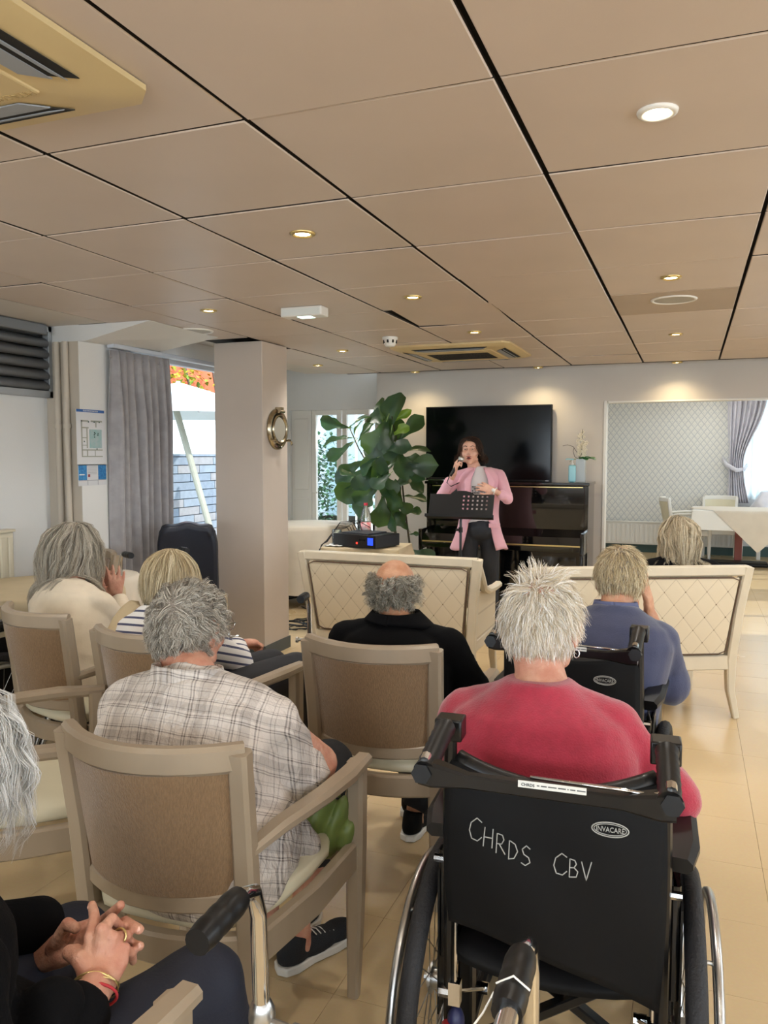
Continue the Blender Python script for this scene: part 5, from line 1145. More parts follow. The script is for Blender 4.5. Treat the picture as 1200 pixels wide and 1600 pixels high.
# ---- hair: many thin strands grown over the scalp
def hairmat(name, cols, rough=.45):
    m = bpy.data.materials.new(name); m.use_nodes = True; k = NT(m); k.b.inputs['Roughness'].default_value = rough; k.b.inputs['Specular IOR Level'].default_value = .35
    g = k.n('ShaderNodeNewGeometry'); r = k.n('ShaderNodeValToRGB'); k.l(g.outputs['Random Per Island'], r.inputs['Fac'])
    for i, c in enumerate(cols):
        e = r.color_ramp.elements[i] if i < 2 else r.color_ramp.elements.new(i/(len(cols)-1))
        e.position = i/(len(cols)-1); e.color = (*lin(c), 1)
    k.l(r.outputs['Color'], k.b.inputs['Base Color'])
    tr_ = k.n('ShaderNodeBsdfTranslucent'); k.l(r.outputs['Color'], tr_.inputs[0]); mx_ = k.n('ShaderNodeMixShader'); mx_.inputs[0].default_value = .18
    out = [x for x in k.t.nodes if x.type == 'OUTPUT_MATERIAL'][0]; k.l(k.b.outputs[0], mx_.inputs[1]); k.l(tr_.outputs[0], mx_.inputs[2]); k.l(mx_.outputs[0], out.inputs[0]); return m
def hair(parent, root, c, R, s, m, cap_m, mask, length, n=5000, ng=240, steps=9, width=.0016, lift=.15, grav=.3, whorl=(0, -.06, .09), flow=1., curl=0., wave=0., clump=.6, rad=(.082, .104, .099), off=(0, -.010, .014), avoid=(), seed=1, name='hair', jit=.2, cap=True, part=None, capo=1.0):
    g = np.random.default_rng(seed); rad = np.array(rad)*s; off = np.array(off)*s; c = np.array(V(c)-V(root)); Rm = np.array(R); gl = Rm.T @ np.array([0, 0, -1.])
    av = [(Rm.T @ (np.array(V(a[0])-V(root))-c), np.array(a[1])) for a in avoid]
    def sample(k):
        out = []
        while sum(len(o) for o in out) < k:
            v = g.normal(size=(k*4, 3)); v /= np.linalg.norm(v, axis=1)[:, None]; u = v*rad+off
            ok = mask(u/s); out.append(np.concatenate([v, u], 1)[ok])
            if len(out) > 60: break
        o = np.concatenate(out)[:k]; return o[:, 3:]
    def pushout(p, k=1.):
        for _ in range(1):
            q = (p-off)/(rad*k); r = np.linalg.norm(q, axis=1); i = r < 1; p[i] = off+(q[i]/r[i][:, None])*(rad*k)
            for a, b_ in av:
                q = (p-a)/b_; r = np.linalg.norm(q, axis=1); i = r < 1; p[i] = a+(q[i]/np.maximum(r[i], 1e-4)[:, None])*b_
        return p
    W = np.array(whorl)*s
    G0 = sample(ng); L = np.array([length(p/s) for p in G0])*s*(1+g.uniform(-jit, jit, len(G0))); path = [G0.copy()]; p = G0.copy(); ph = g.uniform(0, 6.28, (len(G0), 3)); prev = None
    for k in range(steps):
        nrm = (p-off)/rad**2; nrm /= np.linalg.norm(nrm, axis=1)[:, None]
        if part is not None: t = np.stack([np.sign(p[:, 0]-part*s)*1.0+0*p[:, 0], -.25+0*p[:, 0], -.3+0*p[:, 0]], 1)
        else: t = p-W
        t = t-nrm*(t*nrm).sum(1)[:, None]; t /= np.maximum(np.linalg.norm(t, axis=1), 1e-5)[:, None]
        fr = k/steps
        d = t*flow+nrm*lift*(1-.4*fr)+gl*(grav*(.4+1.6*fr))+g.normal(size=p.shape)*.05
        d += wave*np.sin(ph*1.+k*1.15+p*30/s)
        d /= np.linalg.norm(d, axis=1)[:, None]
        if prev is not None: d = d*.6+prev*.4; d /= np.linalg.norm(d, axis=1)[:, None]
        prev = d; p = p+d*(L/steps)[:, None]; p = pushout(p, 1.0+.05*min(1, k/3)); path.append(p.copy())
    path = np.stack(path, 1)                                    # guides, steps+1, 3
    if curl:
        fr = np.linspace(0, 1, steps+1)[None, :, None]; a = ph[:, None, :]+fr*steps*1.3; path = path+curl*s*np.sin(a)*np.minimum(1, fr*2.5)
    ch = sample(n); d2 = ((ch[:, None, :]-G0[None])**2).sum(2); near = np.argsort(d2, 1)[:, :3]; pick = near[np.arange(len(ch)), g.choice(3, len(ch), p=[.6, .25, .15])]
    tt = np.linspace(0, 1, steps+1)[None, :, None]; offv = (ch-G0[pick])[:, None, :]; S_ = path[pick]+offv*(1-clump*tt)+g.normal(size=(len(ch), 1, 3))*(.0045*s)*tt
    sh = S_.shape; fl = S_.reshape(-1, 3); i0 = np.ones(len(fl), bool); fl = pushout(fl, .985); S_ = fl.reshape(sh)
    # ribbons
    T = np.gradient(S_, axis=1); nr = (S_-off)/rad**2; nr += g.normal(size=(len(ch), 1, 3))*12; side = np.cross(T, nr); side /= np.maximum(np.linalg.norm(side, axis=2), 1e-9)[:, :, None]
    wd = width*.5*(1-.75*np.linspace(0, 1, steps+1)**2)[None, :, None]*g.uniform(.7, 1.3, (len(ch), 1, 1))
    A = S_-side*wd; B = S_+side*wd; vs = np.stack([A, B], 2).reshape(-1, 3); vs = vs @ Rm.T + c
    k = steps+1; base = (np.arange(len(ch))*k*2)[:, None]; q = np.arange(steps)[None, :]*2; f = np.stack([base+q, base+q+1, base+q+3, base+q+2], 2).reshape(-1, 4)
    me = bpy.data.meshes.new(name); me.vertices.add(len(vs)); me.vertices.foreach_set('co', vs.ravel()); me.loops.add(f.size); me.loops.foreach_set('vertex_index', f.ravel().astype(np.int32))
    me.polygons.add(len(f)); me.polygons.foreach_set('loop_start', np.arange(0, f.size, 4, dtype=np.int32)); me.polygons.foreach_set('loop_total', np.full(len(f), 4, np.int32)); me.polygons.foreach_set('use_smooth', [True]*len(f)); me.update(); me.validate(); me.materials.append(m)
    o = bpy.data.objects.new(name, me); C.objects.link(o); o.parent = parent; o['kind'] = 'stuff'
    if cap:
        b = MB(); nu, nv = 40, 26; vs = []; keep = []
        for j in range(nv+1):
            for i in range(nu):
                th = PI*j/nv; a = 2*PI*i/nu; v = np.array([math.sin(th)*math.cos(a), math.sin(th)*math.sin(a), math.cos(th)]); u = v*rad*capo*.985+off; keep.append(bool(mask((u/s)[None])[0])); w_ = Rm @ u+c; vs.append(tuple(w_))
        fs = [t for j in range(nv) for i in range(nu) for t in [(j*nu+i, j*nu+(i+1) % nu, (j+1)*nu+(i+1) % nu, (j+1)*nu+i)] if all(keep[x] for x in t)]
        b.add(vs, fs); b.build('hair_base', cap_m, parent, smooth=True)
    return o
def skinmat(name, col, col2):
    m = mat(name, col, .5, col2=col2, vs=26, bump=.35, bs=95, sss=.06); return m
M['skin'] = skinmat('aged_skin', 'cf9d84', 'bd8069'); M['skin3'] = skinmat('fair_skin', 'e0b39c', 'd49f88'); M['skin2'] = skinmat('ruddy_skin', 'c99878', 'b8805f'); M['eyew'] = mat('eye_white', 'c9beb4', .4); M['iris'] = mat('iris', '2a1f18', .3)
M['hgrey'] = hairmat('silver_grey_hair', ('766e63', 'a0978a', 'c4bcae', 'e0dacd')); M['hgrey_b'] = mat('grey_scalp_hair', '8c8379', .8)
M['hbald'] = hairmat('pepper_hair', ('6f695f', '98917f', 'bdb6a6', 'd9d4c8')); M['hwhite'] = hairmat('white_blond_hair', ('b9a98c', 'dccfb8', 'f0e9dc', 'ffffff')); M['hwhite_b'] = mat('white_scalp_hair', 'cdb59a', .8)
M['hblond'] = hairmat('pale_blond_hair', ('8f7c5f', 'c2ae88', 'dccca8', 'f0e6cc')); M['hblond_b'] = mat('blond_scalp_hair', 'a3906e', .8)
M['hlong'] = hairmat('long_grey_blond_hair', ('7d7468', 'a59c8c', 'c6bdac', 'e3dccd')); M['hlong_b'] = mat('grey_blond_base', '8f8576', .8)
M['hbrown'] = hairmat('brown_hair', ('1d120c', '33221a', '4a3326', '5c4130')); M['hbrown_b'] = mat('brown_base', '2a1b13', .8)
M['hfluff'] = hairmat('fluffy_white_hair', ('a9a6a0', 'cfccc6', 'ebe9e4', 'ffffff')); M['hfluff_b'] = mat('fluffy_base', 'c4b8ae', .8)
def skullmask(u, yf=.045, zl=-.075):
    x, y, z = u[:, 0], u[:, 1], u[:, 2]
    return ~((y > yf) & (z < .055)) & (z > zl) & ~((y > .0) & (z < -.005)) & ~((y > .07) & (z < .09))
def person(label, loc): return thing('person', label, 'person', (loc[0], loc[1], 0), 0, None)
def rel(root, L_): r = V((root[0], root[1], 0)); return [tuple(V(p)-r) for p in L_]
class Who:
    """one seated or standing figure; all joints in world coordinates"""
    def __init__(s, label, loc): s.t = person(label, loc); s.o = V((loc[0], loc[1], 0)); s.body = MB()
    def p(s, a): return tuple(V(a)-s.o)
    def ps(s, L_): return [s.p(a) for a in L_]
    def set_head(s, c, fwd, up=(0, 0, 1), k=1., neck=None, tilt=0., nr=.052, **kw):
        s.R = frame(fwd, up, tilt); s.hc = V(c); s.k = k; head(s.body, s.p(c), s.R, k, **kw)
        if neck is not None:
            a = V(s.p(c))+s.R @ V((0, -.025*k, -.06*k)); limb(s.body, [a, a.lerp(V(s.p(neck)), .5), s.p(neck)], [nr*k, nr*k*.98, nr*k*1.15])
    def arm(s, pts, rs=(.046, .038, .024)): limb(s.body, s.ps(pts), rs)
    def hair(s, *a, **k):
        return hair(s.t, s.o, s.hc, s.R, s.k, *a, **k)
    def fin(s, skin='skin', vox=.005, **kw):
        o = blob(s.body, 'body', M[skin], s.t, vox, 3, folds(.0006, 30, 30, 3)); face_bits(s.t, s.hc, s.R, s.k, s.o, skin, **kw); return o
def shoe(t, ankle, d, m, o, L_=.27, sole=None, top=.075, mouth=True, name='shoe'):
    """ankle: point on the floor below the ankle; d = toe direction"""
    d = V((d[0], d[1], 0)).normalized(); s_ = V((d.y, -d.x, 0)); a = V(ankle)-o; b = MB(); R = Matrix((s_, d, V((0, 0, 1)))).transposed()
    def P(x, y, z): return a+s_*x+d*y+V((0, 0, z))
    b.ell(P(0, -.02, .045), (.037, .055, .040), 14, 8, R); b.ell(P(0, .06, .040), (.041, .085, .034), 14, 8, R); b.ell(P(-.003, .14, .034), (.043, .065, .028), 14, 8, R)
    b.tube([tuple(P(0, -.025, .05)), tuple(P(0, -.012, top+.02))], [.038, .036], 12)
    o1 = blob(b, name, m, t, .005, 3)
    so = [(-.030, -.065), (-.040, -.03), (-.036, .04), (-.046, .12), (-.040, .18), (-.012, .208), (.018, .205), (.040, .17), (.044, .11), (.034, .03), (.038, -.03), (.028, -.066), (0, -.078)]
    M4 = R.to_4x4(); M4.translation = a; MB().prism(so, .002, .026, M4).build('sole', sole or M['white'], o1, smooth=40, bevel=.004)
    return o1
SEC = [(0, .175, .135), (.25, .172, .130), (.5, .180, .128), (.72, .190, .118), (.86, .178, .100), (.96, .110, .075), (1.03, .062, .060)]
def legs(w, hips, knees, ankles, m, name='trousers', r=(.088, .066, .052), vox=.009, amp=.004, seed=0, foot=None, footm=None, solem=None, hem=None):
    b = MB()
    for h_, k_, a in zip(hips, knees, ankles):
        e = V(a) if hem is None else V(k_).lerp(V(a), hem); limb(b, w.ps([h_, k_]), r[:2]); b.tube(w.ps([k_, tuple(e)]), [r[1]*.98, r[2]], 14); b.ell(w.p(k_), r[1]*1.02, 12, 8)
        limb(w.body, w.ps([V(k_)+V((0, 0, -.03)), a, (a[0], a[1], .05)]), (.045, .032, .034)); w.body.ell(w.p((a[0]+0, a[1]+.03, .05)), (.03, .05, .03)); limb(w.body, w.ps([h_, k_]), (.06, .05))
    hm = (V(hips[0])+V(hips[1]))/2; b.ell(w.p(hm), (.17, .13, .10), 18, 12)
    limb(w.body, w.ps([hips[0], hips[1]]), (.06, .06))
    o = blob(b, name, m, w.t, vox, 4, folds(amp, 9, 9, seed))
    for i, a in enumerate(ankles):
        f = foot[i] if foot else (0, 1); shoe(w.t, (a[0], a[1], 0), f, footm or M['blackcloth'], w.o, sole=solem)
    return o
def top(w, pel, neck, side, secs, arms, m, name='sweater', vox=.008, amp=.005, seed=0, bow=-.03, rs=(.066, .054, .040), extra=None, sz=18, sx=7, sho=.062, shrink=.8):
    """garment: trunk, yoke and sleeves in one surface; arms = list of joint lists (shoulder, elbow, cuff)"""
    b = MB(); torso(b, w.p(pel), w.p(neck), side, secs, bow)
    for A in arms: limb(b, w.ps(A), rs[:len(A)] if len(A) <= len(rs) else rs)
    S0, S1 = V(w.p(arms[0][0])), V(w.p(arms[-1][0])); N0 = V(w.p(neck)); q = (V(neck)-V(pel)).normalized()
    limb(b, [S0, S0.lerp(N0, .6)-q*.015, N0-q*.03, S1.lerp(N0, .6)-q*.015, S1], (sho, sho*.95, sho*.9, sho*.95, sho))
    if extra: extra(b)
    torso(w.body, w.p(pel), w.p(neck), side, [(t, a*shrink, c*shrink) for t, a, c in secs], bow)
    for A in arms: limb(w.body, w.ps(A), [x*.6 for x in rs[:len(A)]])
    limb(w.body, [S0, N0-q*.03, S1], (.036, .045, .036))
    return blob(b, name, m, w.t, vox, 5, folds(amp, sx, sz, seed))
def ringtube(w, c, n_, r, rr, m, name, sx=1., sy=1., vox=None, side=(1, 0, 0)):
    n_ = V(n_).normalized(); a = V(side); a = (a-n_*a.dot(n_)).normalized(); b_ = n_.cross(a); c = V(w.p(c))
    return MB().tube([tuple(c+a*(r*sx*math.cos(q))+b_*(r*sy*math.sin(q))) for q in [i*PI/12 for i in range(24)]], rr, 8, closed=True, up=tuple(n_)).build(name, m, w.t, smooth=True)
# cloth materials
M['red'] = mat('raspberry_knit', 'a3233a', .85, var=.07, vs=60, bump=.25, bs=260, sheen=.4)
M['bknit'] = mat('black_knit', '070709', .95, bump=.15, bs=200, spec=.15)
M['navy'] = mat('navy_jersey', '3a3f5a', .85, var=.05, vs=30, bump=.15, bs=200, sheen=.25); M['navyd'] = mat('dark_navy_cloth', '1a1d2c', .8, bump=.1, bs=150)
M['creamk'] = mat('cream_sweatshirt', 'd9cbb4', .85, var=.03, vs=20, bump=.12, bs=160, sheen=.2)
M['trous'] = mat('navy_trousers', '151a2a', .75, bump=.12, bs=180); M['blk'] = mat('black_trousers', '15161a', .8, bump=.1, bs=150)
M['cardi'] = mat('beige_cardigan', 'b8a482', .85, bump=.2, bs=200); M['pink'] = mat('pink_blazer', 'dfa9b6', .65, var=.03, vs=14, bump=.05, bs=200, sheen=.2)
M['tee'] = mat('pale_tshirt', 'd8d2d2', .8, var=.03, vs=14); M['olive'] = mat('olive_vinyl', '6a7a3c', .5, var=.08, vs=10)
def striped(name, base, line, period, width, axis='Z'):
    m = mat(name, base, .85, bump=.1, bs=160); k = NT(m); tc = k.n('ShaderNodeTexCoord'); sp = k.n('ShaderNodeSeparateXYZ'); k.l(tc.outputs['Object'], sp.inputs[0])
    f = k.math('FRACT', k.math('DIVIDE', k.math('ADD', sp.outputs[axis], k.math('MULTIPLY', sp.outputs['Y'], .35)), period)); k.l(k.mix(k.math('LESS_THAN', f, width), lin(base), lin(line)), k.b.inputs['Base Color']); return m
M['stripe'] = striped('navy_striped_jersey', 'e2dfdc', '474b66', .030, .30)
m_ = mat('plaid_crinkle_cotton', 'd3cbc2', .85, bump=1., bs=48, vx=(1.6, 1.6, .7)); k = NT(m_); tc = k.n('ShaderNodeTexCoord'); sp = k.n('ShaderNodeSeparateXYZ')
nz = k.n('ShaderNodeTexNoise'); nz.inputs['Scale'].default_value = 7; k.l(tc.outputs['Object'], nz.inputs['Vector']); mx_ = k.n('ShaderNodeMix', data_type='VECTOR'); mx_.inputs[0].default_value = .022; k.l(tc.outputs['Object'], mx_.inputs[4]); k.l(nz.outputs['Color'], mx_.inputs[5]); k.l(mx_.outputs[1], sp.inputs[0])
def bands(coord, P_, L_):
    f = k.math('FRACT', k.math('DIVIDE', coord, P_)); tot = None
    for a, b_, v in L_:
        x = k.math('MULTIPLY', k.math('MULTIPLY', k.math('GREATER_THAN', f, a), k.math('LESS_THAN', f, b_)), v); tot = x if tot is None else k.math('ADD', tot, x)
    return tot
LB = [(.04, .07, .75), (.10, .13, .75), (.20, .44, .34), (.25, .27, .4), (.52, .55, .75), (.58, .60, .45), (.78, .80, .5), (.86, .88, .4)]
cx = k.math('ADD', sp.outputs['X'], k.math('MULTIPLY', sp.outputs['Y'], .25)); cz = k.math('ADD', sp.outputs['Z'], k.math('MULTIPLY', sp.outputs['Y'], .55))
tt_ = k.math('MULTIPLY', k.math('ADD', bands(cx, .105, LB), bands(cz, .095, LB)), .62); k.l(k.mix(tt_, lin('d8d0c8'), lin('5f5652')), k.b.inputs['Base Color']); M['plaid'] = m_
X_ = V(1, 0, 0)
# ================================================================== person in red, wheelchair
w = Who('white-haired person in a raspberry red sweater sitting in the wheelchair', (-.28, 1.66))
w.set_head((-.292, 1.72, 1.05), (.12, 1, -.08), k=.93, neck=(-.282, 1.665, .925), nr=.058, thin=1.02, ears=1.1)
S2 = [(0, .185, .14), (.3, .185, .14), (.55, .192, .135), (.75, .195, .125), (.88, .175, .105), (.98, .105, .075), (1.04, .066, .062)]
top(w, (-.25, 1.62, .50), (-.282, 1.645, .935), X_, S2, [[(-.440, 1.65, .850), (-.470, 1.70, .71), (-.43, 1.88, .70)], [(-.135, 1.65, .860), (-.020, 1.63, .745), (-.05, 1.85, .71)]], M['red'], rs=(.064, .058, .045), amp=.0035, seed=2, bow=-.035, sx=5, sz=13)
for q, wr_ in ((1, (-.43, 1.90, .70)), (-1, (-.05, 1.87, .715))): hand(w.body, w.p(wr_), (-.1*q*-1, 1, -.1), (0, .1, 1), q, (.5, .55, .6, .7), .95)
legs(w, [(-.34, 1.66, .52), (-.16, 1.66, .52)], [(-.36, 2.06, .55), (-.13, 2.06, .55)], [(-.33, 2.14, .17), (-.16, 2.14, .17)], M['blk'], seed=4)
ringtube(w, (-.283, 1.652, .945), (0, .12, 1), .068, .005, M['red'], 'neckband', sy=.9)
w.fin()
def mk(u): return skullmask(u, .05, -.062)
w.hair(M['hwhite'], M['hwhite_b'], mk, lambda p: .040+.022*max(0, p[2])/.1, n=9000, ng=480, steps=7, lift=.26, grav=.14, whorl=(-.004, -.055, .085), flow=1., wave=.55, clump=.72, width=.0013, seed=5, jit=.4, rad=(.081, .103, .098))
w.hair(M['hwhite'], M['hwhite_b'], lambda u: (u[:, 2] > .085) & (abs(u[:, 0]) < .045) & (u[:, 1] < .05), lambda p: .048, n=500, ng=26, steps=7, lift=.9, grav=.1, flow=.6, wave=.2, clump=.85, width=.0017, seed=8, jit=.5, cap=False, name='cowlick')
MB().tube([tuple(V(w.p(w.hc))+w.R @ V((.079+.006*math.cos(a), -.006, -.048+.009*math.sin(a)-.003))) for a in [i*PI/6 for i in range(12)]], .0014, 6, closed=True).build('earring', M['chrome'], w.t, smooth=True)
MB().tube([tuple(V(w.p(w.hc))+w.R @ V((-.078-.006*math.cos(a), -.006, -.05+.008*math.sin(a)))) for a in [i*PI/6 for i in range(12)]], .0014, 6, closed=True).build('earring', M['chrome'], w.t, smooth=True)
# ================================================================== person in the plaid shirt
w = Who('grey-haired person in a crinkled plaid shirt on the nearest armchair', (-1.05, 1.6))
w.set_head((-1.155, 1.66, .990), (.10, 1, -.12), k=.97, neck=(-1.10, 1.585, .885), nr=.058, ears=1.05)
def ex(b):
    b.ell(w.p((-1.0, 1.56, .60)), (.16, .13, .15), 18, 12); limb(b, w.ps([(-.90, 1.60, .60), (-.855, 1.68, .47)]), (.05, .04)); b.ell(w.p((-.865, 1.50, .53)), (.055, .15, .12), 16, 10); b.ell(w.p((-1.0, 1.38, .485)), (.17, .05, .045), 16, 10)
S3 = [(0, .195, .15), (.25, .195, .15), (.5, .20, .148), (.72, .215, .14), (.86, .195, .115), (.96, .12, .085), (1.03, .07, .066)]
top(w, (-1.03, 1.56, .47), (-1.10, 1.56, .895), V(1, .0, .03), S3, [[(-1.280, 1.58, .79), (-1.30, 1.66, .66), (-1.26, 1.78, .64)], [(-.900, 1.60, .795), (-.880, 1.65, .70), (-.868, 1.69, .655)]], M['plaid'], 'shirt', rs=(.072, .068, .070), amp=.0105, seed=11, bow=-.035, sho=.072, extra=ex, sx=8, sz=9)
w.arm([(-.895, 1.60, .80), (-.838, 1.735, .660), (-.94, 1.90, .62)], (.045, .048, .028)); hand(w.body, w.p((-.945, 1.91, .62)), (-.35, 1, -.25), (.1, .2, 1), -1, (.6, .7, .8, .9), .95)
w.arm([(-1.29, 1.58, .80), (-1.33, 1.68, .65), (-1.22, 1.90, .60)], (.045, .040, .028)); hand(w.body, w.p((-1.22, 1.91, .60)), (.3, 1, -.25), (-.1, .2, 1), 1, (.6, .7, .8, .9), .95)
cr = MB(); cp0 = V(w.p((-1.10, 1.575, .885)))
cr.grid(lambda u, v: tuple(cp0+V((.082*math.sin(2*PI*u)*(1+.15*v), -.078*math.cos(2*PI*u)*(1+.1*v)-.004, .050-.052*v-.026*(1-math.cos(2*PI*u))*.5))), 36, 5); cr.build('collar', M['plaid'], w.t, smooth=True, thick=.004)
legs(w, [(-1.12, 1.62, .54), (-.95, 1.62, .54)], [(-1.16, 2.02, .55), (-.93, 2.0, .55)], [(-1.10, 1.94, .12), (-.985, 1.91, .12)], M['blk'], hem=.62, seed=5, foot=[(.35, 1), (.45, 1)], footm=mat('black_knit_shoe', '16181c', .8, bump=.4, bs=300), solem=mat('shoe_sole', 'cfcac0', .6))
for (x, y) in ((-.985, 1.91), (-1.10, 1.94)):
    d = V((.41, .91, 0)); b = MB()
    for q in range(5): p = V((x, y, .075-.004*q))+d*(.045+.016*q); s_ = V((d.y, -d.x, 0)); b.tube(w.ps([p-s_*.022, p+V((0, 0, .006)), p+s_*.022]), .0018, 5)
    b.build('laces', M['white'], w.t)
    MB().tube(w.ps([(x+.026*math.cos(a)-.0, y+.03*math.sin(a)-.005, .098+.01*math.sin(a)) for a in [i*PI/8 for i in range(16)]]), .003, 6, closed=True).build('shoe_lining', mat('coral_lining', 'e2606a', .7), w.t, smooth=True)
w.fin('skin', lips='a8605a')
w.hair(M['hgrey'], M['hgrey_b'], lambda u: skullmask(u, .05, -.070), lambda p: .026 if abs(p[0]) > .060 and p[2] < .0 else .054+.02*max(0, p[2])/.1, n=9500, ng=340, steps=9, lift=.10, grav=.22, whorl=(.012, -.08, .05), flow=1., wave=.6, curl=.004, clump=.75, width=.0014, seed=12, jit=.35, rad=(.082, .104, .099))
gb = MB(); gb.tube([tuple(V(w.p(w.hc))+w.R @ V(p)) for p in ((.082, -.01, .0), (.080, .05, .012), (.066, .098, .012))], .0016, 6).tube([tuple(V(w.p(w.hc))+w.R @ V((.033+.024*math.cos(a), .108, .006+.018*math.sin(a)))) for a in [i*PI/8 for i in range(16)]], .0014, 6, closed=True).tube([tuple(V(w.p(w.hc))+w.R @ V((-.033+.024*math.cos(a), .108, .006+.018*math.sin(a)))) for a in [i*PI/8 for i in range(16)]], .0014, 6, closed=True)
gb.build('glasses', M['chrome'], w.t, smooth=True)
bag = thing('green_bag', 'soft olive green bag tucked beside the plaid shirt', 'bag', (-.835, 1.79, -.03)); bb_ = MB()
for (x, y, z, rx, ry, rz) in ((0, 0, .49, .026, .06, .10), (.035, .03, .47, .024, .055, .09), (.065, .06, .45, .022, .05, .06), (-.03, -.05, .50, .026, .06, .10)): bb_.ell((x-.03, y, z+.02), (rx, ry, rz), 14, 10, Matrix.Rotation(.3, 3, 'Y'))
blob(bb_, 'bag_body', M['olive'], bag, .006, 2, folds(.003, 20, 20, 3)); MB().tube([(-.04, -.05, .58), (-.02, 0, .63), (.01, .04, .57)], .006, 8).build('handle', M['olive'], bag, smooth=True)
# ================================================================== bald person in black
w = Who('balding person with curly grey fringe in a black top, back to us', (-.93, 2.55))
w.set_head((-.950, 2.59, .950), (.0, 1, -.25), k=.92, neck=(-.925, 2.535, .84), nr=.056)
top(w, (-.90, 2.50, .47), (-.92, 2.525, .845), X_, S2, [[(-1.10, 2.52, .775), (-1.15, 2.56, .62), (-1.05, 2.76, .60)], [(-.740, 2.52, .775), (-.665, 2.58, .63), (-.74, 2.78, .60)]], M['bknit'], rs=(.070, .060, .044), amp=.004, seed=21, bow=-.03, sho=.066)
cr = MB(); cp0 = V(w.p((-.925, 2.53, .845)))
cr.grid(lambda u, v: tuple(cp0+V((.078*math.sin(2*PI*u)*(1+.35*v)+(.03*v if .1 < u < .4 else 0), -.070*math.cos(2*PI*u)*(1+.25*v), .040-.040*v+.012*math.sin(7*u+2)*v))), 40, 6); cr.build('hood', M['bknit'], w.t, smooth=True, thick=.014)
for q, wr_ in ((1, (-1.05, 2.78, .60)), (-1, (-.74, 2.80, .60))): hand(w.body, w.p(wr_), (.2*q, 1, -.1), (0, .1, 1), q, (.6, .65, .7, .8), .95)
legs(w, [(-.99, 2.55, .53), (-.83, 2.55, .53)], [(-1.03, 2.95, .53), (-.79, 2.95, .53)], [(-1.0, 2.93, .10), (-.93, 2.75, .10)], M['blk'], seed=6, foot=[(0, 1), (.1, 1)])
w.fin('skin2')
w.hair(M['hbald'], M['hgrey_b'], lambda u: skullmask(u, .03, -.065) & (u[:, 2] < .030+.35*np.abs(u[:, 0])), lambda p: .043, n=2300, ng=260, steps=10, lift=.7, grav=.18, flow=.4, wave=.9, curl=.008, clump=.72, width=.0017, seed=22, jit=.4, cap=False)
# ================================================================== person in navy, second wheelchair
w = Who('person with thinning fair hair in a navy top leaning on a hand, wheelchair', (-.21, 2.68))
w.set_head((-.205, 2.73, 1.008), (.10, 1, -.35), k=.95, neck=(-.215, 2.665, .905), nr=.056, ears=1.15)
top(w, (-.27, 2.55, .50), (-.215, 2.64, .915), X_, S2, [[(-.375, 2.60, .845), (-.46, 2.62, .69), (-.38, 2.80, .70)], [(-.085, 2.62, .830), (-.045, 2.66, .690), (-.105, 2.80, .82)]], M['navy'], rs=(.070, .066, .042), amp=.0055, seed=31, bow=-.045, sx=5, sz=11)
w.arm([(-.045, 2.66, .69), (-.095, 2.80, .83), (-.115, 2.81, .875)], (.04, .028, .026)); hand(w.body, w.p((-.115, 2.81, .875)), (-.12, -.12, 1), (.9, -.1, .1), 1, (.35, .4, .45, .5), .95)
hand(w.body, w.p((-.38, 2.82, .70)), (.2, 1, -.1), (0, .1, 1), 1, (.6, .65, .7, .8), .95)
legs(w, [(-.37, 2.60, .52), (-.20, 2.60, .52)], [(-.39, 3.0, .55), (-.16, 3.0, .55)], [(-.36, 3.08, .17), (-.2, 3.08, .17)], M['blk'], seed=8)
cp0 = V(w.p((-.214, 2.655, .915))); MB().grid(lambda u, v: tuple(cp0+V((.064*math.sin(2*PI*u)*(1+.2*v), -.062*math.cos(2*PI*u)*(1+.2*v), .040-.045*v-.016*(1-math.cos(2*PI*u))*.5))), 36, 5).build('collar', mat('slate_blue_collar', '565c7d', .85), w.t, smooth=True, thick=.008)
w.fin('skin2')
w.hair(M['hblond'], M['hgrey_b'], lambda u: skullmask(u, .045, -.055), lambda p: .040, n=4200, ng=260, steps=7, lift=.18, grav=.10, whorl=(0, -.05, .085), flow=1., wave=.3, clump=.6, width=.0017, seed=32, jit=.3)
# ================================================================== long-haired person in cream, far left
w = Who('person with long grey-blond hair in a cream sweatshirt, hands raised together', (-2.46, 2.72))
w.set_head((-2.545, 2.80, 1.015), (.12, 1, -.05), k=.97, neck=(-2.50, 2.735, .855), nr=.050)
top(w, (-2.33, 2.58, .46), (-2.49, 2.71, .865), V(.96, -.2, 0), [(0, .20, .16), (.3, .19, .15), (.55, .192, .14), (.75, .198, .125), (.88, .18, .105), (.98, .105, .075), (1.04, .06, .06)],
    [[(-2.665, 2.74, .79), (-2.70, 2.86, .66), (-2.56, 2.98, .72)], [(-2.315, 2.67, .785), (-2.255, 2.78, .66), (-2.43, 2.95, .74)]], M['creamk'], rs=(.068, .060, .042), amp=.007, seed=41, bow=-.02, sz=13)
hand(w.body, w.p((-2.47, 2.975, .755)), (.0, .05, 1), (.8, -.6, 0), -1, (.12, .1, .14, .2), .95, .1, .14); hand(w.body, w.p((-2.53, 3.00, .745)), (-.02, .05, 1), (-.5, .8, 0), 1, (.12, .1, .14, .2), .95, .1, .14)
legs(w, [(-2.36, 2.66, .52), (-2.2, 2.62, .52)], [(-2.40, 3.02, .54), (-2.10, 2.98, .54)], [(-2.38, 3.04, .10), (-2.1, 3.0, .10)], M['trous'], seed=9)
w.fin('skin')
avC = [((-2.49, 2.70, .80), (.20, .12, .10)), ((-2.45, 2.66, .68), (.21, .145, .16))]
w.hair(M['hlong'], M['hlong_b'], lambda u: skullmask(u, .06, -.05), lambda p: .36+.05*p[2]/.1, n=11000, ng=420, steps=13, lift=.16, grav=.75, whorl=(0, .0, .10), flow=.6, wave=.28, curl=.004, clump=.5, width=.0014, seed=42, jit=.25, avoid=avC)
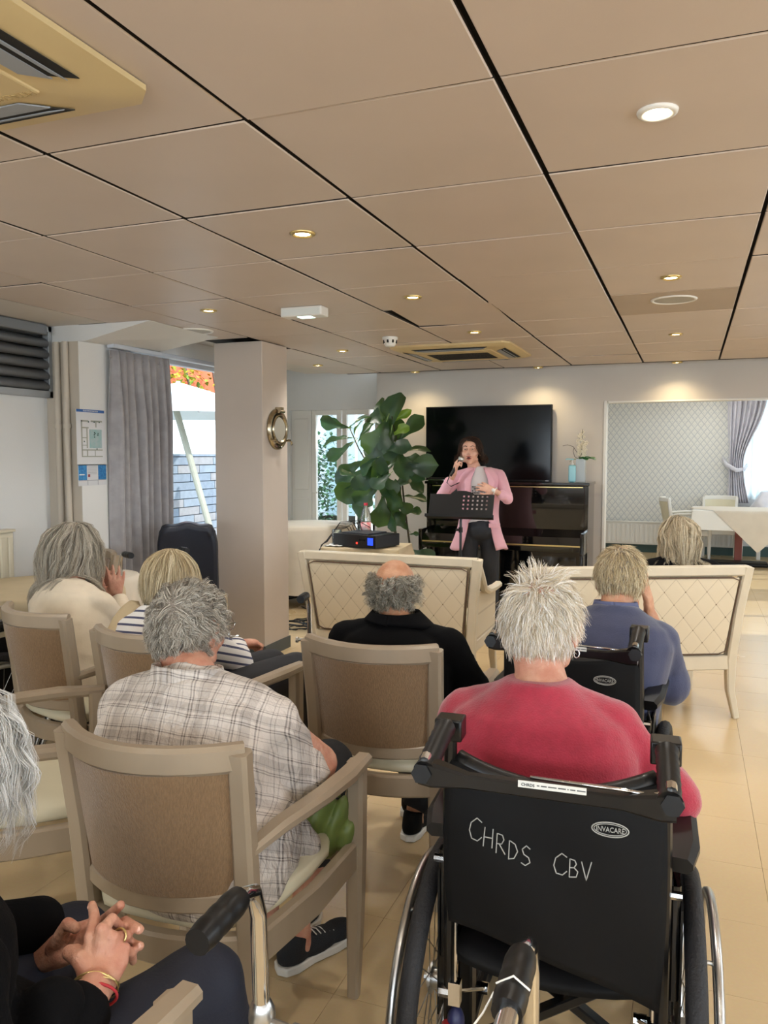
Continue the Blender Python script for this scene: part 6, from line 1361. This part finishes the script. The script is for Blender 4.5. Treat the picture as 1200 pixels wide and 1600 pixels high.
# ================================================================== person in the striped top with bob
w = Who('person with blond bob, beige cardigan and navy-striped top, holding a walking frame', (-1.83, 2.48))
w.set_head((-1.845, 2.54, .955), (.30, 1, -.1), k=.95, neck=(-1.83, 2.475, .83), nr=.050)
top(w, (-1.72, 2.37, .46), (-1.83, 2.45, .84), V(.98, -.1, 0), S2, [[(-1.99, 2.47, .77), (-2.02, 2.60, .64), (-1.92, 2.80, .62)], [(-1.66, 2.44, .765), (-1.60, 2.62, .62), (-1.80, 2.93, .60)]], M['stripe'], 'striped_top', rs=(.062, .054, .040), amp=.004, seed=51, bow=-.03)
vb = MB()
for sgn in (-1, 1):      # open beige waistcoat: two panels over the shoulders
    pts = [V(w.p((-1.83+sgn*.085, 2.44, .875))), V(w.p((-1.83+sgn*.125, 2.37, .82))), V(w.p((-1.80+sgn*.145, 2.29, .72))), V(w.p((-1.77+sgn*.15, 2.245, .60))), V(w.p((-1.75+sgn*.15, 2.23, .49)))]
    vb.beam([tuple(p) for p in pts], .075, .020, up=(0, -1, .4), ch=.4)
vb.build('cardigan', M['cardi'], w.t, smooth=40, sub=1)
hand(w.body, w.p((-1.80, 2.95, .605)), (.55, .8, -.05), (.1, .1, 1), -1, (1.0, 1.05, 1.1, 1.15), .95, .8)
hand(w.body, w.p((-1.91, 2.82, .62)), (.5, .8, -.1), (.1, .1, 1), 1, (.9, .95, 1., 1.05), .95, .6)
legs(w, [(-1.78, 2.48, .52), (-1.62, 2.46, .52)], [(-1.60, 2.86, .54), (-1.45, 2.80, .555)], [(-1.62, 3.02, .12), (-1.49, 3.04, .12)], mat('black_wide_trousers', '1b1d24', .8, bump=.1, bs=150), r=(.090, .078, .075), hem=.55, seed=10, foot=[(.3, 1), (.3, 1)])
w.fin('skin')
w.hair(M['hblond'], M['hblond_b'], lambda u: skullmask(u, .065, -.05), lambda p: .125+.05*max(0, p[2])/.1, n=6500, ng=260, steps=11, lift=.16, grav=.6, whorl=(0, -.01, .11), flow=.7, wave=.10, clump=.55, width=.0019, seed=52, jit=.12, avoid=[((-1.83, 2.45, .76), (.17, .11, .06))])
# ================================================================== blonde person on the right bench
w = Who('person with long blonde hair in a dark clip, black top, on the right bench', (-.04, 4.78))
w.set_head((-.045, 4.76, .96), (-.2, 1, -.05), k=1.02, neck=(-.05, 4.72, .835), nr=.05)
top(w, (-.06, 4.70, .46), (-.05, 4.71, .845), V(.95, .3, 0), S2, [[(-.20, 4.67, .775), (-.25, 4.74, .6), (-.18, 4.92, .55)], [(.12, 4.76, .775), (.16, 4.86, .6), (.04, 4.98, .55)]], M['bknit'], rs=(.062, .052, .040), amp=.003, seed=61)
for q, wr_ in ((1, (-.18, 4.93, .55)), (-1, (.04, 4.99, .55))): hand(w.body, w.p(wr_), (.1*q-.2, 1, -.1), (0, .1, 1), q, (.6, .65, .7, .8), .95)
legs(w, [(-.13, 4.78, .53), (.02, 4.83, .53)], [(-.26, 5.14, .52), (-.10, 5.2, .52)], [(-.26, 5.2, .10), (-.1, 5.25, .10)], M['blk'], seed=12)
w.fin('skin')
w.hair(hairmat('ash_blonde_hair', ('8f7f66', 'bdac8e', 'ddd0b4', 'f0e8d4')), M['hblond_b'], lambda u: skullmask(u, .06, -.06), lambda p: .25+.06*max(0, p[2])/.1, n=9000, ng=260, steps=13, lift=.12, grav=.75, whorl=(0, .02, .11), flow=.6, wave=.22, curl=.005, clump=.5, width=.0018, seed=62, jit=.15, avoid=[((-.05, 4.71, .77), (.20, .115, .07)), ((-.06, 4.70, .62), (.2, .15, .16))])
MB().ell(V(w.p(w.hc))+w.R @ V((.005, -.122, .005)), (.040, .016, .017), 14, 8, w.R).build('hair_clip', M['black'], w.t, smooth=True)
# ================================================================== foreground person with clasped hands
w = Who('person with fluffy white hair and black sweater clasping hands, bottom left corner', (-.95, .70))
w.set_head((-1.150, .955, .925), (.35, 1, -.35), k=.96, neck=(-1.04, .85, .83), nr=.05)
top(w, (-.93, .62, .50), (-1.02, .80, .845), V(.97, -.15, 0), S2, [[(-1.16, .77, .78), (-1.16, .84, .63), (-1.02, 1.01, .62)], [(-.835, .69, .765), (-.745, .68, .62), (-.79, .80, .665)]], M['bknit'], rs=(.066, .060, .046), amp=.003, seed=71, bow=-.03, extra=lambda b: b.ell(w.p((-.90, .74, .60)), (.15, .14, .10), 16, 10))
legs(w, [(-1.01, .70, .52), (-.86, .68, .52)], [(-1.03, 1.10, .53), (-.745, 1.09, .525)], [(-1.0, 1.14, .10), (-.70, 1.16, .10)], M['trous'], r=(.085, .070, .058), seed=13)
hb = w.body
def Q(px, py, Y): return V(w.p(atY(px, py, Y)))
# right hand (nearer): wrist, back of the hand, fingers laced away from us; left hand beyond it
limb(hb, [w.p((-.745, .68, .62)), Q(120, 1590, .83), Q(148, 1545, .875)], (.038, .030, .026), 14)
hb.sweep([tuple(Q(146, 1552, .87)), tuple(Q(153, 1528, .89)), tuple(Q(163, 1500, .91)), tuple(Q(168, 1474, .925))], [(math.cos(2*PI*i/16), math.sin(2*PI*i/16)) for i in range(16)], up=(.45, -.85, .3), scale=[(.026, .018), (.031, .016), (.036, .013), (.035, .010)])
for pts, r in ((((142, 1490, .905), (141, 1464, .915), (148, 1432, .945), (144, 1414, .965)), .0084), (((155, 1486, .91), (159, 1452, .915), (175, 1436, .94), (190, 1449, .97)), .0086),
               (((170, 1488, .915), (177, 1464, .925), (197, 1462, .955), (204, 1474, .98)), .0083), (((180, 1494, .92), (189, 1482, .930), (206, 1488, .955), (208, 1502, .97)), .0075)):
    limb(hb, [Q(*p) for p in pts], (r*1.1, r*1.06, r, r*.84), 12); hb.ell(tuple(Q(*pts[1])), r*1.15, 10, 8)
limb(hb, [Q(140, 1524, .885), Q(124, 1498, .89), Q(108, 1488, .90), Q(120, 1484, .905)], (.015, .0125, .0108, .0088), 12)
limb(hb, [w.p((-1.16, .84, .63)), Q(30, 1490, 1.02), Q(62, 1492, 1.00)], (.036, .028, .025), 14)
hb.sweep([tuple(Q(58, 1494, 1.0)), tuple(Q(80, 1488, .99)), tuple(Q(108, 1476, .985)), tuple(Q(132, 1468, .98))], [(math.cos(2*PI*i/16), math.sin(2*PI*i/16)) for i in range(16)], up=(-.3, -.5, .8), scale=[(.027, .020), (.032, .019), (.038, .016), (.037, .014)])
for pts, r in ((((118, 1462, .985), (150, 1446, .99), (174, 1428, .985), (188, 1414, .975)), .0084), (((122, 1466, .98), (156, 1462, .985), (196, 1440, .985), (218, 1452, .97)), .0085),
               (((122, 1478, .975), (158, 1484, .98), (196, 1472, .985), (219, 1478, .965)), .0082), (((118, 1488, .97), (150, 1500, .975), (176, 1502, .96), (188, 1512, .94)), .0074)):
    limb(hb, [Q(*p) for p in pts], (r*1.1, r*1.05, r, r*.84), 12)
limb(hb, [Q(84, 1482, .975), Q(98, 1458, .965), Q(106, 1444, .96), Q(118, 1450, .95)], (.014, .0118, .0105, .0086), 12)
cf = MB(); c0, c1 = Q(118, 1592, .835), Q(146, 1556, .868); cf.tube([tuple(c0), tuple(c0.lerp(c1, .55)), tuple(c0.lerp(c1, .8))], [.045, .043, .040], 18); limb(cf, [w.p((-.745, .68, .62)), tuple(c0)], (.060, .048)); blob(cf, 'cuff', M['bknit'], w.t, .006, 3)
cf = MB(); c0, c1 = V(w.p((-1.14, .86, .63))), Q(62, 1492, 1.0); cf.tube([tuple(c0), tuple(c0.lerp(c1, .55)), tuple(c0.lerp(c1, .8))], [.046, .042, .038], 18); blob(cf, 'cuff', M['bknit'], w.t, .006, 3)
wc_, wd_ = Q(143, 1560, .865), (Q(153, 1528, .89)-Q(146, 1552, .87)).normalized()
def bangle(cn, d, r, rr, m, name, sq=.78, n=24, wob=0.):
    a = V((.9, .3, 0)); a = (a-d*a.dot(d)).normalized(); b_ = d.cross(a)
    return MB().tube([tuple(cn+a*(r*math.cos(q))+b_*(r*sq*math.sin(q))+d*(wob*math.sin(3*q))) for q in [i*2*PI/n for i in range(n)]], rr, 6, closed=True).build(name, m, w.t, smooth=True)
bangle(wc_+wd_*.020, wd_, .0335, .0016, M['gold'], 'bracelet', wob=.002); bangle(wc_+wd_*.015, wd_, .0338, .0012, M['gold'], 'bracelet', wob=-.002); bangle(wc_+wd_*.004, wd_, .0350, .0022, mat('red_cord', 'b02a30', .7), 'red_bracelet')
rgd = (Q(197, 1462, .955)-Q(177, 1464, .925)).normalized(); bangle(Q(187, 1463, .940), rgd, .0108, .0018, M['gold'], 'ring', 1.)
nl = mat('nail', 'e3b6a3', .25)
for p, q, r in (((141, 1428, .950), (144, 1414, .965), .0075), ((112, 1486, .900), (120, 1484, .905), .0075), ((210, 1448, .975), (218, 1452, .97), .0065), ((211, 1476, .97), (219, 1478, .965), .0065)):
    a, b_ = Q(*p), Q(*q); d = (b_-a).normalized(); MB().ell(tuple(b_+V((.15, -.8, .5)).normalized()*r*.72-d*.002), (r*.75, r, r*.3), 10, 6, frame(d, (.15, -.8, .5))).build('fingernail', nl, w.t, smooth=True)
w.fin('skin', vox=.0028)
w.hair(M['hfluff'], M['hfluff_b'], lambda u: skullmask(u, .05, -.07), lambda p: .17+.05*max(0, p[2])/.1, n=11000, ng=420, steps=14, lift=.20, grav=.55, whorl=(0, -.0, .1), flow=.6, wave=.38, curl=.006, clump=.45, width=.0009, seed=72, jit=.35, rad=(.088, .11, .102))
# ================================================================== the singer
w = Who('singing person in a pink blazer holding a microphone by the piano', (-1.60, 6.28)); fw = V((.26, -1, 0)).normalized(); sd = V((1, .26, 0)).normalized()   # sd: towards the viewer's right
c = V((-1.648, 6.24, 1.455)); w.set_head(c, (.12, -1, .02), k=1.0, neck=(-1.625, 6.27, 1.32), nr=.046, ears=.9)
H0 = V((-1.585, 6.29, 0))
def B(x, y, z): return H0+sd*x+fw*y+V((0, 0, z))
tb_ = MB(); torso(tb_, w.p(B(0, 0, .78)), w.p(B(-.01, .0, 1.315)), sd, [(0, .135, .095), (.3, .120, .090), (.6, .140, .100), (.8, .150, .092), (.95, .10, .07), (1.02, .058, .055)], 0)
blob(tb_, 'tshirt', M['tee'], w.t, .007, 4, folds(.003, 9, 9, 3)); torso(w.body, w.p(B(0, 0, .78)), w.p(B(-.01, .0, 1.315)), sd, [(0, .11, .07), (.3, .10, .07), (.6, .11, .08), (.8, .12, .07), (.95, .08, .05), (1.02, .045, .045)], 0)
pr = MB()
for i in range(10):
    for j in range(4):
        if rnd.random() < .85: c_ = V(w.p(B(-.055+.0118*i+.003*(j % 2), .104-.0*abs(i-5), 1.165-.016*j))); pr.box(c_, (.0075, .004, .009), Matrix.Rotation(rnd.uniform(-.6, .6), 3, 'Y'))
pr.build('tshirt_print', M['black'], w.t)
# blazer: a shell open at the front
bz = MB()
def bl(u, v):
    # v 0 hem .. 1 shoulder; u runs from the left front edge round the back to the right front edge
    gap = .36+.50*(1-v)**.8*.35+(.10 if v < .35 else 0); a = -PI/2+(PI/2*0)+gap+u*(2*PI-2*gap); z = .66+.655*v
    rx = .200-.050*math.sin(PI*min(1, v*1.25))**1.-.02*v+(.03*(1-v)**2); ry = .150-.02*v
    if v > .82: k_ = (v-.82)/.18; rx *= 1-.50*k_**1.6; ry *= 1-.42*k_**1.6
    p = B(rx*math.cos(a), -ry*math.sin(a)*1., z+.010*math.sin(6*u*PI)*(1-v)); return tuple(V(w.p(p)))
bz.grid(lambda u, v: bl(u, v), 48, 30); bo = bz.build('blazer', M['pink'], w.t, smooth=True, thick=.012)
for q in (0, 1):
    lpn = MB()
    def lap(u, v):
        e = V(bl(q, .55+.42*v)); s_ = (-1 if q == 0 else 1); wd = .012+.052*math.sin(PI*min(1, .15+v*.8))*(1.1 if v > .6 else .8); return tuple(e+(-sd*s_ if 0 else sd*(1 if V(bl(q, .6)).dot(sd) > V(w.p(H0)).dot(sd) else -1))*(wd*u-.004)+fw*(.010+.006*u))
    lpn.grid(lap, 4, 12); lpn.build('lapel', M['pink'], w.t, smooth=True, thick=.006)
MB().box(w.p(B(.120, .128, .86)), (.09, .012, .035), Matrix.Rotation(math.atan2(sd.y, sd.x), 3, 'Z')).build('pocket_flap', M['pink'], w.t, bevel=.004)
RA = [B(-.160, .0, 1.245), V((-1.875, 6.19, 1.085)), V((-1.745, 6.115, 1.275))]; LA = [B(.160, .0, 1.250), V((-1.335, 6.20, 1.075)), V((-1.42, 6.10, 1.14))]
for A in (RA, LA):
    b = MB(); e = A[1].lerp(A[2], .42 if A is LA else .62); limb(b, w.ps([A[0], A[0].lerp(A[1], .5), A[1], e]), (.050, .048, .045, .041)); limb(b, w.ps([A[0], A[0].lerp(B(0, 0, 1.31), .5)]), (.048, .040)); blob(b, 'sleeve', M['pink'], w.t, .007, 4, folds(.0035, 12, 12, 5))
    w.arm(A, (.040, .033, .022))
hand(w.body, w.p(RA[2]), (.35, -.3, 1), (-.8, -.6, .1), -1, (1.1, 1.15, 1.2, 1.2), .92, .9); hand(w.body, w.p(LA[2]), (-.95, -.15, .35), (.1, -.9, .5), -1, (.35, .3, .3, .35), .92, .2, .12)
MB().tube([tuple(V(w.p(LA[2]))+V((.028*math.cos(a)*.4, .028*math.sin(a), .028*math.cos(a))) + V((.01, 0, -.005))) for a in [i*PI/8 for i in range(16)]], .004, 6, closed=True).ell(V(w.p(LA[2]))+V((.0, -.028, .006)), (.014, .006, .014)).build('wristwatch', M['white'], w.t, smooth=True)
legs(w, [B(-.08, 0, .82), B(.08, 0, .82)], [B(-.095, .01, .46), B(.10, .02, .46)], [B(-.10, -.02, .08), B(.12, -.01, .08)], mat('charcoal_trousers', '24272e', .8, var=.1, vs=20, bump=.1, bs=120), r=(.088, .062, .046), seed=14, foot=[(fw.x-.2, fw.y), (fw.x+.25, fw.y)])
w.fin('skin3', vox=.0042, lips='9c3d40', open_=.010, brow='3a261c')
w.hair(M['hbrown'], M['hbrown_b'], lambda u: skullmask(u, .055, -.05), lambda p: .105+.05*max(0, p[2])/.1, n=5000, ng=220, steps=11, lift=.16, grav=.85, part=.012, flow=.7, wave=.12, curl=.003, clump=.6, width=.0022, seed=82, jit=.1)
t = thing('microphone', 'black handheld microphone held to the mouth of the singer', 'microphone', tuple(V((-1.690, 6.115, 1.385))))
mdir = V((-.50, -.25, -.85)).normalized(); MB().tube([(0, 0, 0), tuple(mdir*.03), tuple(mdir*.16)], [.018, .016, .011], 14).build('handle', M['black'], t, smooth=40)
MB().ell((0, 0, .0), (.025, .025, .027), 16, 10).build('grille', M['steel'], t, smooth=True)
tag(MB().tube([(-1.775, 6.075, 1.25), (-1.79, 6.06, 1.20), (-1.76, 6.07, 1.17), (-1.70, 6.10, 1.20)], .004, 6).build('microphone_cable', M['black'], None, smooth=True), 'short black microphone cable looping below the hand', 'cable')
